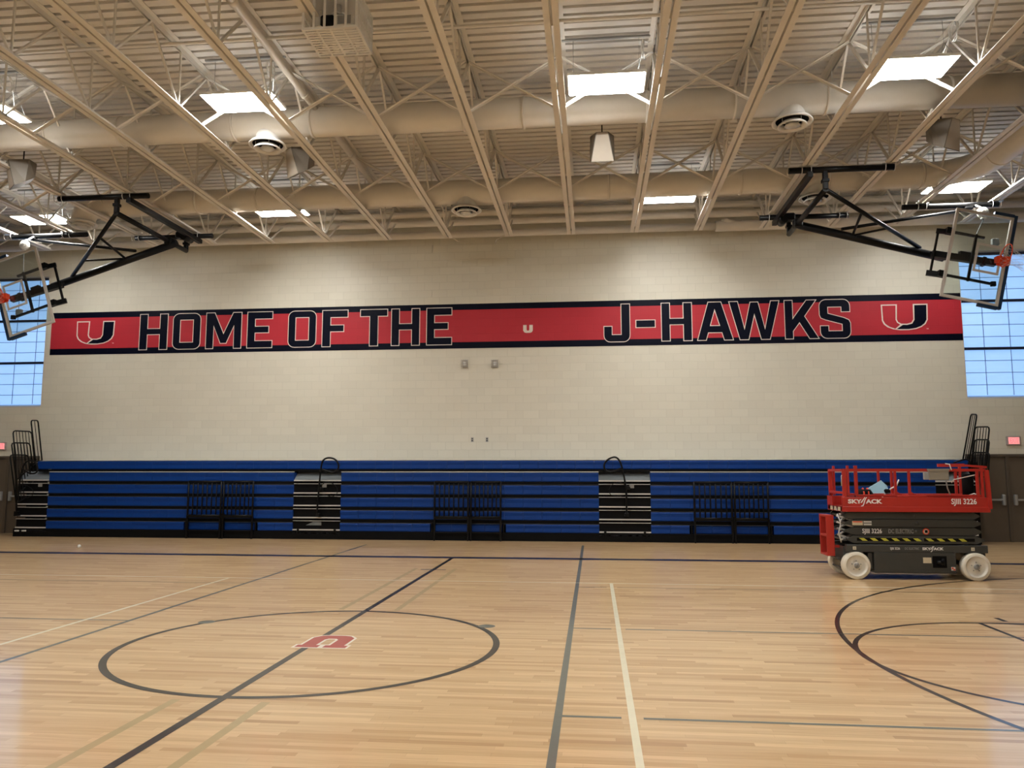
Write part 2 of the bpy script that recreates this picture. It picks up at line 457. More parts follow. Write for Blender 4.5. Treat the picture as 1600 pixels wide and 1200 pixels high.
line('volleyball_attack_line', 'lcream', [(-5.79, 3.0, -5.74, 12.07)], Z+.0004)
line('grey_court_line', 'lgrey', [(-.29, 2, -.235, 18.15)])
line('grey_court_line', 'lgrey', [(-5.265, 2, -5.21, 17.85)])
for yy in (5.60, 8.645):
    line('grey_cross_line', 'lgrey', [(-.235, yy-.02, .17, yy+.02), (.32, yy-.02, XR-3, yy+.02)])
    if yy > 8: line('grey_cross_line', 'lgrey', [(XL+3, yy-.11, -5.265, yy-.07)])
line('grey_cross_line', 'lblack', [(-.235, 11.66, .17, 11.69), (.32, 11.66, XR-3, 11.69)])
line('grey_cross_line', 'lblack', [(XL+3, 11.52, -5.265, 11.55)])
line('halfway_line', 'lblack', [(CX-.035, 2, CX+.035, 15.22)], Z+.0002)
line('halfway_tick', 'lnavy', [(CX-.22, 13.42, CX+.22, 13.50)], Z+.0003)
for xx in (-3.09, -2.40):
    line('faint_line', 'lfaint', [(xx-.035, 2, xx+.035, CY-1.9), (xx-.035, CY+1.9, xx+.035, 13.6)], Z-.0003)
arc('centre_circle', 'lblack', CX, CY, 1.84, 0, 2*PI, .065, Z+.0003, 128)
arc('three_point_arc', 'lblack', CX+42*.3048-1.6, CY, 6.02, PI*.5, PI*1.5, .05)
arc('free_throw_circle', 'lblack', CX+23*.3048, CY, 1.84, 0, 2*PI, .05, Z+.0002)
FX = CX+23*.3048
line('free_throw_line', 'lblack', [(FX-.025, CY-1.83, FX+.025, CY+1.83)], Z+.0003)
line('lane_line', 'lblack', [(FX, CY+1.79, XR-1.4, CY+1.84), (FX, CY-1.84, XR-1.4, CY-1.79)], Z+.0003)
line('lane_block', 'lblack', [(4.56, CY+1.93, 4.62, CY+2.15)], Z+.0003)
for xx, yy in ((-4.33, 8.57), (-1.18, 8.66)):
    b = MB(); n = 24
    b.lathe([(0, .003), (.085, .003), (.095, .0005)], (xx, yy, 0), n=n)
    b.build('floor_plate', 'lgrey', fl)
# block letter U of the court emblem (its legs point to the camera)
def flo(cx, cy, sx, sy, z):
    return lambda u, v, d: Vector((cx-u*sx, cy-v*sy, z+d))
def inset(lp, d):
    """move a loop's edges to its left (inwards for a counter-clockwise loop) by d"""
    n = len(lp); out = []
    for i in range(n):
        p0, p1, p2 = Vector(lp[i-1][:2]), Vector(lp[i][:2]), Vector(lp[(i+1) % n][:2])
        a = (p1-p0).normalized(); b = (p2-p1).normalized()
        na = Vector((-a.y, a.x)); nb = Vector((-b.y, b.x))
        k = na+nb
        if k.length < 1e-6: k = na
        k = k/max(.25, k.length_squared)*2
        out.append((p1.x+k.x*d, p1.y+k.y*d))
    return out
def ccw(lp):
    a = sum(lp[i][0]*lp[(i+1) % len(lp)][1]-lp[(i+1) % len(lp)][0]*lp[i][1] for i in range(len(lp)))
    return lp if a > 0 else lp[::-1]
blockU = ccw([(-.5,1),(-.05,1),(-.05,.82),(-.14,.82),(-.14,.36),(-.08,.27),(.08,.27),(.14,.36),(.14,.82),(.05,.82),(.05,1),(.5,1),(.5,.82),(.42,.82),(.42,.2),(.3,.04),(.16,0),(-.16,0),(-.3,.04),(-.42,.2),(-.42,.82),(-.5,.82)])
fnU = flo(-2.63, 8.0, .50, .54, Z+.0006)
b = MB(); b.poly([inset(blockU, -.05)], fnU, .0002); b.build('emblem_letter', 'lwhite', fl)
fnU = flo(-2.63, 8.0, .50, .54, Z+.001)
b = MB(); b.poly([blockU], fnU, .0002); b.build('emblem_letter', 'lred', fl)

# ------------------------------------------------------------------ roof joists
ZB, ZT = 7.50, 8.50
JX = [-.48+1.535*k for k in range(-12, 10)]
JX = [x for x in JX if XL+.3 < x < XR-.3]
NY = [18.35-1.735*k for k in range(0, 7)]
def chord(b, y0, y1, z, up_):
    s_ = .086; t = .009; g = .016
    for sg in (-1, 1):
        b.box((sg*g, y0, z), (sg*(g+s_), y1, z+t)) if up_ else b.box((sg*g, y0, z-t), (sg*(g+s_), y1, z))
        b.box((sg*g, y0, z+t), (sg*(g+t), y1, z+s_)) if up_ else b.box((sg*g, y0, z-s_), (sg*(g+t), y1, z-t))
bc = MB(); chord(bc, YB, 18.78, ZB, True)
tc_ = MB(); chord(tc_, YB, W-.005, ZT+.055, False)
wd1 = MB().bar((0, 0, ZB+.03), (0, .868, ZT), .03, .05, (1, 0, 0))
wd2 = MB().bar((0, 0, ZB+.03), (0, -.868, ZT), .028, .034, (1, 0, 0))
wd3 = MB().bar((0, 0, ZB+.03), (0, 0, ZT), .026, .026, (1, 0, 0))
endw = MB().bar((0, 18.6, ZB+.03), (0, W-.2, ZT), .024, .04, (1, 0, 0))
protos = None
# which joists show: the part of the bottom or top chord inside the frame
vis = [x for x in JX if any(seen((x, yy, zz), 5) for yy in [8+.4*i for i in range(28)] for zz in (ZB, ZT))]
for x in JX:
    if x not in vis: continue
    i = vis.index(x)
    j = thing('roof_joist', 'beige open-web steel roof joist running to the long wall, %s' % nth(i, len(vis)), 'joist', (x, 0, 0), 'roof joists under the ribbed deck')
    if protos is None:
        P0 = [bc.build('bottom_chord', 'beige', j), tc_.build('top_chord', 'beige', j), wd1.build('web_bar', 'beige', j, (0, NY[0], 0)),
              wd2.build('web_bar', 'beige', j, (0, NY[0], 0)), wd3.build('web_bar', 'beige', j, (0, NY[0], 0)), endw.build('end_bar', 'beige', j)]
        protos = P0
        for o in P0[2:5]:
            for yy in NY[1:]: c = copy_obj(o, j); c.location.y = yy
        kids = list(j.children)
    else:
        for o in kids: copy_obj(o, j)

# X braces between neighbouring joists
brA = MB().bar((.03, 0, ZB+.06), (1.505, .0, ZT-.06), .055, .008).bar((.03, .024, ZB+.06), (1.505, .024, ZT-.06), .008, .055)
brB = MB().bar((.03, .03, ZT-.06), (1.505, .04, ZB+.06), .05, .008).bar((.03, .062, ZT-.06), (1.505, .062, ZB+.06), .008, .05)
pb = None
for row, yy in enumerate((12.1, 15.72)):
    xs = [x for x in JX[:-1] if seen((x+.76, yy, 8.0), 40)]
    for i, x in enumerate(xs):
        r = thing('cross_brace', 'beige steel X-brace between two joists in the %s row, %s' % (('nearer', 'farther')[row], nth(i, len(xs))), 'brace', (x, yy, 0), 'X-braces of the %s row' % ('nearer', 'farther')[row])
        if pb is None: pb = [brA.build('brace_bar', 'beige', r), brB.build('brace_bar', 'beige', r)]
        else:
            for o in pb: copy_obj(o, r)
b = MB()
b.tube([(XL+.02, 11.0, ZT-.12), (XR-.02, 11.0, ZT-.12)], .028, 8)
tag(b.build('conduit_pipe', 'beige'), 'thin beige pipe crossing the joists just under the deck, nearest the camera', 'pipe')
b = MB(); b.tube([(-4.86, YB+.1, 8.1), (-4.86, 16.75, 8.1)], .06, 14); 
for yy in (9.6, 12.3, 14.9): b.tube([(-4.86, yy-.05, 8.1), (-4.86, yy+.05, 8.1)], .075, 14)
tag(b.build('roof_pipe', 'beige'), 'beige round pipe running parallel to the joists above the left side', 'pipe')

# ------------------------------------------------------------------ ducts
def duct(name, label, pts, r, rings, group=None):
    t = thing(name, label, 'duct', pts[0], group)
    place(MB().tube(pts, r, 28).build('duct_tube', 'duct'), t)
    for (p, d) in rings:
        p = Vector(p); d = Vector(d).normalized()
        place(MB().tube([p-d*.022, p+d*.022], r+.014, 28).build('duct_band', 'duct'), t)
    return t
D1Y, D1Z, D2Y, D2Z, DR = 13.0, 7.93, 16.6, 7.87, .25
duct('air_duct', 'large round beige air duct through the joists, nearer one, behind the bright panels', [(XL+.01, D1Y, D1Z), (7.69, D1Y, D1Z)], .262,
     [((x, D1Y, D1Z), (1, 0, 0)) for x in (-17.2, -13.8, -10.0, -8.6, -6.4, -4.95, -2.2, -1.15, .98, 2.45, 3.95, 5.9, 7.5)])
bend = [(7.0+math.sin(t)*.95, D2Y-.95+math.cos(t)*.95, D2Z) for t in [PI/2*i/10 for i in range(11)]]
lb = [(-11.45-math.sin(t)*.42, D2Y, D2Z-.42+math.cos(t)*.42) for t in [PI/2*i/8 for i in range(9)]]
duct('air_duct', 'large round beige air duct near the long wall, bending toward the camera at right', lb[::-1]+[(-11.4+k, D2Y, D2Z) for k in range(1, 18)]+bend+[(7.95, YB+.01, D2Z)], .262,
     [((x, D2Y, D2Z), (1, 0, 0)) for x in (-9.0, -7.55, -3.6, -2.1, .4, 3.2, 5.0, 6.9)]+[((7.95, 15.5, D2Z), (0, 1, 0)), ((7.95, 12.3, D2Z), (0, 1, 0))])

# round diffusers hung under the ducts
def diffuser(x, y, z, label):
    t = thing('ceiling_diffuser', label, 'air diffuser', (x, y, z), 'round air diffusers under the ducts')
    MB().lathe([(.12, .44), (.16, .40), (.19, .33), (.205, .25), (.21, .16), (.215, .06)], (0, 0, 0), n=32).build('neck', 'lampwhite', t)
    MB().lathe([(.21, .075), (.29, .05), (.335, .0), (.335, -.014), (.30, -.012), (.268, .02)], (0, 0, 0), n=36).build('outer_cone', 'lampwhite', t)
    MB().lathe([(.268, .02), (.24, .05), (.0, .05)], (0, 0, 0), n=32).build('throat_shade', 'matte', t)  # black disc: the shade inside the gap is put into its colour
    MB().lathe([(.17, .0), (.235, -.055), (.24, -.085), (.215, -.08), (.16, -.03), (.17, .0)], (0, 0, 0), n=36).build('inner_ring', 'lampwhite', t)
    c = MB().lathe([(.0, -.02), (.10, -.03), (.13, -.07), (.06, -.10), (.0, -.10)], (0, 0, 0), n=24)
    for k in range(4):
        a = k*PI/2+.5; c.bar((math.cos(a)*.05, math.sin(a)*.05, -.05), (math.cos(a)*.225, math.sin(a)*.225, -.06), .012)
        c.tube([(math.cos(a)*.21, math.sin(a)*.21, -.06), (math.cos(a)*.21, math.sin(a)*.21, .045)], .006, 6)
    c.build('damper', 'alu', t)
for x, y, l in ((-5.8, D1Y, 'round white air diffuser under the nearer duct, beside the left bright panel'),
                (3.40, D1Y, 'round white air diffuser under the nearer duct, right of the grey middle speaker'),
                (-2.75, D2Y, 'round white air diffuser under the far duct, near the middle of the long wall'),
                (-11.87, D2Y, 'round white air diffuser under the far duct elbow, above the left goal'),
                (4.75, D2Y, 'round white air diffuser under the far duct, behind the right goal arms')):
    diffuser(x, y, 7.54 if y == D1Y else 7.45, l)

# pipes along the long wall
def pipe(name, label, pts, r, extra=None):
    b = MB().tube(pts, r, 16)
    if extra: extra(b)
    return tag(b.build(name, 'beige'), label, 'pipe')
pipe('wall_pipe', 'upper beige pipe along the long wall, highest of the three', [(XL+.02, 19.45, 8.36), (XR-.02, 19.45, 8.36)], .085)
pipe('wall_pipe', 'middle beige pipe along the long wall with pale lit top', [(XL+.02, 19.45, 8.12), (XR-.02, 19.45, 8.12)], .085)
def elbow(b):
    b.tube([(3.15, 19.66, 7.87), (4.2, 19.66, 7.87), (XR-.02, 19.66, 7.87)], .135, 16)
pipe('wall_pipe', 'lowest beige pipe along the long wall, thicker at its right end', [(XL+.02, 19.66, 7.87), (3.15, 19.66, 7.87)], .095, elbow)
pipe('pipe_elbow', 'short curved beige pipe dropping from the middle wall pipe to the lowest', [(3.38, 19.62, 8.04), (3.39, 19.62, 8.0), (3.45, 19.63, 7.95), (3.6, 19.64, 7.92), (3.78, 19.64, 7.90)], .1)
for k, x in enumerate([xx for xx in JX if -14 < xx < 12]):
    pass
tag(MB().tube([(-3.5, 18.7, 7.53), at(715, 377, 18.95), at(726, 378, 19.2), at(727, 382, 19.2)], .012, 6).build('conduit_stub', 'beige'), 'thin bent conduit end left of the wall centre at joist ends', 'conduit')
tag(MB().tube([(-2.06, 18.7, 7.53), at(776, 374, 19.0), at(774, 380, 19.1)], .012, 6).build('conduit_stub', 'beige'), 'thin bent conduit end right of the wall centre at joist ends', 'conduit')

# ------------------------------------------------------------------ lamps
def lamp(x, y, label, proto=None):
    t = thing('ceiling_light', label, 'ceiling light', (x, y, 7.77), 'square-edged bright panels hung between joists')
    MB().bbox((-.61, -.335, .002), (.61, .335, .05), .008).bbox((-.5, -.16, .05), (.5, .16, .075), .01).build('housing', 'lampwhite', t)
    MB().box((-.585, -.315, -.006), (.585, .315, .002)).build('lens', 'lens', t)
    MB().box((-.59, -.3, .05), (-.52, .3, .056)).box((.52, -.3, .05), (.59, .3, .056)).build('uplight_slot', 'upslot', t)
    for sx in (-.52, .52):
        h = MB()
        for sy in (-.29, .29): h.tube([(sx, sy, .05), (sx, 0, .4)], .0035, 5)
        h.tube([(sx, 0, .4), (sx, 0, ZD-7.77-.03)], .0035, 5); h.build('hanger_wire', 'grey', t)
    MB().box((-.7, -.02, ZD-7.77-.035), (.7, .02, ZD-7.77-.004)).build('mounting_channel', 'grey', t)
    cd = MB(); pts = [(.45, .1, .07)]+[(.56+.02*math.sin(i), -.25+.13*math.cos(i*.62), .42+.14*math.sin(i*.62)) for i in range(24)]+[(.66, -.1, .6), (.7, .0, .68)]
    cd.tube(pts, .008, 6); cd.build('power_cord', 'lampwhite', t)
    return t
A = {-16.4: None, -10.35: 'glaring white ceiling panel at the left edge of the picture, near row', -5.72: 'glaring white ceiling panel of the near row, left of the projector cage',
     .27: 'glaring white ceiling panel of the near row, over the grey middle speaker', 4.85: 'glaring white ceiling panel of the near row at the upper right', 10.9: None}
B = {-13.3: 'white ceiling panel of the far row at left, above the left goal', -7.28: 'white ceiling panel of the far row, second from the left',
     1.74: 'white ceiling panel of the far row, above the painted letters at right of the middle', 7.85: 'white ceiling panel of the far row, above the right goal'}
for x, l in A.items(): 
    if l: lamp(x, 11.82, l)
for x, l in B.items(): lamp(x, 17.15, l)
for y, xs in ((6.4, (-7.28, 1.74)), (1.0, (-5.72, .27)), (-4.2, (-7.28, 1.74))):
    for x in xs: lamp(x, y, 'white ceiling panel of the rows behind the camera')

# ceiling loudspeakers
def speaker(x, y, z, rz, label):
    t = thing('hanging_speaker', label, 'loudspeaker', (x, y, z), 'grey loudspeakers hung under the near duct'); t.rotation_euler = (0, 0, rz); t.scale = (1.08, 1.08, 1.0)
    # wedge: narrow at the top front, wide at the bottom; front face towards the court
    b = MB(); 
    fr = [(-.10, -.20, .24), (.10, -.20, .24), (.19, -.10, -.27), (-.19, -.10, -.27)]
    mid = [(-.20, .10, .30), (.20, .10, .30), (.205, .06, -.16), (-.205, .06, -.16)]
    bk = [(-.12, .24, .27), (.12, .24, .27), (.15, .22, -.02), (-.15, .22, -.02)]
    vs = fr+mid+bk
    fs = [(3, 2, 1, 0), (8, 9, 10, 11)]
    for o in (0, 4):
        for i in range(4):
            j = (i+1) % 4; fs.append((o+i, o+j, o+4+j, o+4+i))
    b.add(vs, fs); b.build('cabinet', M['spk'], t)
    g = MB(); g.add([(-.09, -.205, .225), (.09, -.205, .225), (.18, -.107, -.262), (-.18, -.107, -.262)], [(3, 2, 1, 0)]); g.build('grille', M['grl'], t)
    MB().bar((-.06, .06, .28), (.06, .06, .28), .04).tube([(0, .05, .28), (0, .05, ZD-z)], .011, 8).build('hanging_bracket', 'black', t)
M['grl'] = mat('tan speaker grille', (.36, .31, .25), .6)
M['spk'] = mat('speaker cabinet with shade in colour', (.13, .11, .085), .5)  # dark tone puts the shade of the cabinet sides into the colour
speaker(.22, 13.58, 7.44, 0, 'grey wedge-shaped loudspeaker hanging in the middle below the bright panel')
speaker(-5.45, 13.6, 7.42, -.7, 'grey wedge-shaped loudspeaker beside the left round diffuser')
speaker(6.1, 13.6, 7.42, .55, 'grey wedge-shaped loudspeaker at the right, below the bright panel')
speaker(-11.1, 13.6, 7.42, -.7, 'grey wedge-shaped loudspeaker at the left edge under the duct')

# projector in its cage
t = thing('projector_cage', 'white slotted metal cage hung at the top of the picture', 'projector cage', (-3.27, 9.36, 7.26))
hx, hy, H_ = .365, .33, .52
def slotted(b, x0, x1, z0, z1, cols, rows, bw, axis, c, th=.006):
    """sheet with rectangular openings: bars only"""
    cw = (x1-x0-bw)/cols; rh = (z1-z0-bw)/rows
    def bx(u0, u1, v0, v1):
        if axis == 'y': b.box((u0, c-th/2, v0), (u1, c+th/2, v1))
        elif axis == 'x': b.box((c-th/2, u0, v0), (c+th/2, u1, v1))
        else: b.box((u0, v0, c-th/2), (u1, v1, c+th/2))
    for i in range(cols+1): bx(x0+i*cw, x0+i*cw+bw, z0, z1)
    for j in range(rows+1):
        for i in range(cols): bx(x0+i*cw+bw, x0+(i+1)*cw, z0+j*rh, z0+j*rh+bw)
b = MB(); slotted(b, -hx, hx, 0, H_, 5, 1, .032, 'y', -hy); b.build('front_panel', 'lampwhite', t)
b = MB(); slotted(b, -hx, hx, 0, H_, 5, 1, .032, 'y', hy); b.build('rear_panel', 'lampwhite', t)
for s_ in (-1, 1):
    b = MB(); slotted(b, -hy, hy, 0, H_, 12, 3, .022, 'x', s_*hx); b.build('side_panel', 'lampwhite', t)
b = MB(); slotted(b, -hx, hx, -hy, hy, 4, 11, .03, 'z', .003); b.build('bottom_panel', 'lampwhite', t)
b = MB().box((-hx, -hy, H_), (hx, hy, H_+.01)).box((-.04, -.04, H_+.01), (.04, .04, ZD-7.26-.02)); b.build('top_plate', 'lampwhite', t)
pj = thing('projector', 'grey ceiling projector with dark lens inside the white cage', 'projector', (-3.27, 9.36, 7.26))
MB().bbox((-.26, -.22, .09), (.26, .2, .27), .03).build('projector_body', 'lampwhite', pj)
MB().bbox((-.16, -.25, .1), (.02, -.2, .25), .02).lathe([(.0, -.012), (.05, -.012), (.06, .0)], (-.07, -.25, .175), 'y').build('projector_lens', 'black', pj)
MB().tube([(0, 0, .27), (0, 0, H_)], .03, 12).lathe([(.09, .36), (.09, .38), (.05, .40)], (0, 0, 0)).build('mount', 'lampwhite', pj)
MB().bbox((.06, -.228, .12), (.24, -.219, .24), .004).build('vent', 'grey', pj)

# ------------------------------------------------------------------ mural on the wall
BX0, BX1, BZ0, BZ1 = -15.08, 9.13, 4.905, 6.10
RZ0, RZ1 = 5.075, 5.94
mur = thing('wall_banner', 'long red and navy painted band with big outlined letters across the wall', 'banner', (BX0, W, BZ0))
def wbox(name, m, x0, x1, z0, z1, y0, y1, parent): return place(MB().box((x0, W-y1, z0), (x1, W-y0, z1)).build(name, m), parent)
wbox('navy_stripe', 'mnavy', BX0, BX1, RZ1, BZ1, .0005, .004, mur)
wbox('navy_stripe', 'mnavy', BX0, BX1, BZ0, RZ0, .0005, .004, mur)
wbox('red_band', 'mred', BX0, BX1, RZ0, RZ1, .0005, .004, mur)
def lxf(x0, x1, z0, z1, w_, h_, y0):
    """letter frame: u right 0..w_, v down 0..h_"""
    return lambda u, v, d: Vector((x0+u/w_*(x1-x0), W-y0-d, z1-v/h_*(z1-z0)))
def flip(lp, h_): return [(u, h_-v) for u, v in lp]
def rrect(x0, y0, x1, y1, r, n=5):
    o = []
    for (cx, cy, a) in ((x1-r, y0+r, -PI/2), (x1-r, y1-r, 0), (x0+r, y1-r, PI/2), (x0+r, y0+r, PI)):
        for i in range(n+1): t = a+PI/2*i/n; o.append((cx+r*math.cos(t), cy+r*math.sin(t)))
    return o
def corner(cx, cy, r, a0, a1, n=5): return [(cx+r*math.cos(a0+(a1-a0)*i/n), cy+r*math.sin(a0+(a1-a0)*i/n)) for i in range(n+1)]
GL = {}
GL['H'] = (207, 270, [[(0,0),(62,0),(62,108),(145,108),(145,0),(207,0),(207,270),(145,270),(145,158),(62,158),(62,270),(0,270)]])
GL['O'] = (205, 270, [rrect(0, 0, 205, 270, 48), [(58,54),(147,54),(147,214),(58,214)]])
GL['M'] = (265, 270, [[(0,0),(66,0),(132,150),(198,0),(265,0),(265,270),(205,270),(205,110),(155,232),(108,232),(60,110),(60,270),(0,270)]])
GL['E'] = (186, 270, [[(0,0),(186,0),(186,58),(62,58),(62,106),(160,106),(160,160),(62,160),(62,212),(186,212),(186,270),(0,270)]])
GL['F'] = (190, 270, [[(0,0),(190,0),(190,58),(66,58),(66,108),(162,108),(162,162),(66,162),(66,270),(0,270)]])
GL['T'] = (202, 270, [[(0,0),(202,0),(202,56),(134,56),(134,270),(68,270),(68,56),(0,56)]])
GL['J'] = (192, 270, [[(124,0),(192,0)]+corner(144,222,48,0,PI/2)+corner(48,222,48,PI/2,PI)+[(0,155),(64,155),(64,214),(124,214)]])
GL['-'] = (125, 58, [[(0,0),(125,0),(125,58),(0,58)]])
GL['A'] = (262, 270, [[(82,0),(178,0),(262,270),(192,270),(176,218),(84,218),(68,270),(0,270)], [(130,68),(160,164),(100,164)]])
GL['W'] = (362, 270, [[(0,0),(68,0),(110,182),(152,6),(212,6),(254,182),(296,0),(362,0),(290,270),(224,270),(182,108),(140,270),(74,270)]])
GL['K'] = (250, 270, [[(0,0),(64,0),(64,120),(160,0),(238,0),(150,114),(250,270),(176,270),(108,162),(64,216),(64,270),(0,270)]])
GL['S'] = (216, 272, [corner(167,48,48,-PI/2,0)+[(215,92),(150,92),(150,58),(64,58),(64,96),(170,126)]+[(205,142),(216,165)]+corner(168,224,48,0,PI/2)+corner(51,224,48,PI/2,PI)+[(3,180),(66,180),(66,216),(153,216),(153,176),(45,146),(10,132),(0,108)]+corner(48,48,48,PI,PI*1.5)])
def clean(lp):
    o = []
    for p in lp:
        if not o or (abs(p[0]-o[-1][0])+abs(p[1]-o[-1][1])) > .5: o.append(p)
    if (abs(o[0][0]-o[-1][0])+abs(o[0][1]-o[-1][1])) < .5: o.pop()
    return o
def letter(ch, px0, px1, z0=5.0, z1=6.015, yref=515):
    w_, h_, loops = GL[ch]
    x0 = at(px0, yref, W).x; x1 = at(px1, yref, W).x
    fn = lxf(x0, x1, z0, z1, w_, h_, .004)
    L = [flip(clean(l), h_) for l in loops]; L = [ccw(L[0])]+[ccw(l)[::-1] for l in L[1:]]
    fn2 = lambda u, v, d: fn(u, h_-v, d)
    o = place(MB().poly(L, fn2, .003).build('letter', 'mnavy' if False else 'mwhite'), mur)
    I = [inset(l, 5.2) for l in L]
    fn3f = lxf(x0, x1, z0, z1, w_, h_, .007)
    q = place(MB().poly(I, lambda u, v, d: fn3f(u, h_-v, d), .003).build('letter_fill', 'mnavy'), o)
    return o
for ch, a, b_ in (('H', 218, 262.8), ('O', 270, 314), ('M', 321.7, 378), ('E', 386, 426.3), ('O', 450, 494.6), ('F', 503, 544), ('T', 562.3, 606), ('H', 611, 656.3), ('E', 666, 706.5),
                  ('J', 943, 985), ('H', 1033, 1082), ('A', 1088.6, 1146.5), ('W', 1139, 1219.5), ('K', 1226, 1280.5), ('S', 1280.5, 1330)):
    letter(ch, a, b_)
letter('-', 993, 1024.6, 5.365, 5.58)
def ulogo(px0, px1):
    x0 = at(px0, 515, W).x; x1 = at(px1, 515, W).x; z0, z1 = 5.18, 5.845
    w_, h_ = 280, 172
    outer = [(0,0),(97,0),(92,100),(99,117),(118,128),(150,129),(178,121),(190,100),(192,0),(280,0),(276,105),(262,132),(238,151),(205,164),(160,171),(110,171),(68,164),(34,150),(12,130),(2,106)]
    f1 = lxf(x0, x1, z0, z1, w_, h_, .004)
    F_ = lambda lp: ccw(flip(lp, h_))
    o = place(MB().poly([F_(outer)], lambda u, v, d: f1(u, h_-v, d), .003).build('letter', 'mwhite'), mur)
    f2 = lxf(x0, x1, z0, z1, w_, h_, .007)
    left = [(8,8),(88,8),(84,102),(92,121),(110,134),(80,160),(48,148),(22,128),(10,104)]
    right = [(200,8),(272,8),(268,104),(255,128),(232,146),(202,158),(160,164),(88,163),(126,136),(152,137),(182,129),(197,104)]
    for lp, m in ((left, 'mred'), (right, 'mnavy')):
        q = place(MB().poly([F_(lp)], lambda u, v, d: f2(u, h_-v, d), .003).build('letter_fill', m), o)
    f3 = lxf(x1-.06, x1-.01, z0+.02, z0+.045, 10, 5, .004)
    tm = MB()
    for lp in ([(0,0),(4,0),(4,1),(2.5,1),(2.5,5),(1.5,5),(1.5,1),(0,1)], [(5,0),(6,0),(7.5,2),(9,0),(10,0),(10,5),(9,5),(9,2),(7.5,4),(6,2),(6,5),(5,5)]):
        tm.poly([ccw(flip(lp, 5))], lambda u, v, d: f3(u, 5-v, d), .001)
    q = place(tm.build('trademark', 'mwhite'), o)
ulogo(120, 179.5); ulogo(1378, 1451.5)
# the small white U at the band's middle
x0 = at(817.5, 515, W).x; x1 = at(832.5, 515, W).x
f1 = lxf(x0, x1, 5.29, 5.5, 14, 10, .004)
lp = ccw(flip([(0,0),(5,0),(5,6),(6,7.2),(8,7.2),(9,6),(9,0),(14,0),(14,7),(12.5,9.2),(10,10),(4,10),(1.5,9.2),(0,7)], 10))
place(MB().poly([lp], lambda u, v, d: f1(u, 10-v, d), .003).build('letter', 'mwhite'), mur)

# ------------------------------------------------------------------ small things on the wall
M['cage'] = mat('dull white wall fitting', (.42, .38, .32), .5)
for k, (cx, cy) in enumerate(((726.5, 568.5), (773.5, 568.5))):
    c = at(cx, cy, W)
    s_ = (-1, 1)[k]
    t = thing('emergency_light', 'small grey caged box on the wall below the band, the %s of two' % ('left one', 'right one')[k], 'wall light', (c.x, W, c.z))
    MB().bbox((-.075, -.05, -.10), (.075, -.001, .10), .01).build('housing', 'cage', t)
    g = MB()
    for i in range(4): g.tube([(-.085+.057*i, -.05, -.11), (-.085+.057*i, -.09, -.09), (-.085+.057*i, -.09, .09), (-.085+.057*i, -.05, .11)], .004, 5)
    for i in range(3): g.tube([(-.095, -.09, -.08+.08*i), (.095, -.09, -.08+.08*i)], .004, 5)
    g.build('wire_guard', 'grey', t)
    MB().bbox((-.045, -.075, -.06), (.045, -.05, .05), .01).build('lens', 'white', t)
for k, (cx, cy) in enumerate(((738, 687), (761, 687))):
    c = at(cx, cy, W)
    t = thing('outlet_plate', 'tiny metal outlet plate on the wall above the bleachers, %s one' % ('left', 'right')[k], 'wall plate', (c.x, W, c.z))
    MB().bbox((-.035, -.008, -.058), (.035, -.0005, .058), .003).build('plate', 'grey', t)
    MB().box((-.014, -.011, .012), (.014, -.008, .038)).box((-.014, -.011, -.038), (.014, -.008, -.012)).build('socket', 'black', t)
def textmesh(s_, size, name, m, parent, T, bold=0., ext=.0015, sx=1., fill=True):
    """lettering laid out by the built-in typeface, turned into a mesh; T maps local XY to the room"""
    cu = bpy.data.curves.new('text', 'FONT'); cu.body = s_; cu.size = size; cu.offset = bold; cu.extrude = ext; cu.resolution_u = 3
    cu.align_x = 'CENTER'; cu.align_y = 'CENTER'
    if not fill: cu.fill_mode = 'NONE'; cu.extrude = 0; cu.bevel_depth = .0028; cu.bevel_resolution = 0
    ob = bpy.data.objects.new('text', cu); COL.objects.link(ob)
    dg = bpy.context.evaluated_depsgraph_get(); me = bpy.data.meshes.new_from_object(ob.evaluated_get(dg))
    bpy.data.objects.remove(ob); me.name = name
    for v in me.vertices: v.co.x *= sx
    me.materials.clear(); me.materials.append(M[m]); 
    o = bpy.data.objects.new(name, me); COL.objects.link(o)
    me.transform(T); o.parent = parent; return o
def wallT(x, y, z): return Matrix.Translation((x, y, z)) @ Matrix.Rotation(PI/2, 4, 'X')
for k, (X, z, l) in enumerate(((-16.33, 2.37, 'lit red exit sign above the left double door'), (10.12, 2.42, 'lit red exit sign above the right double door'))):
    t = thing('exit_sign', l, 'exit sign', (X, W, z))
    MB().bbox((-.165, -.05, -.11), (.165, -.001, .11), .012).build('housing', 'exitbody', t)
    MB().box((-.125, -.053, -.08), (.125, -.05, .085)).build('sign_face', 'exitface', t)
    textmesh('EXIT', .15, 'lettering', 'exitred', t, wallT(0, -.0555, 0), .004, .001, .62)

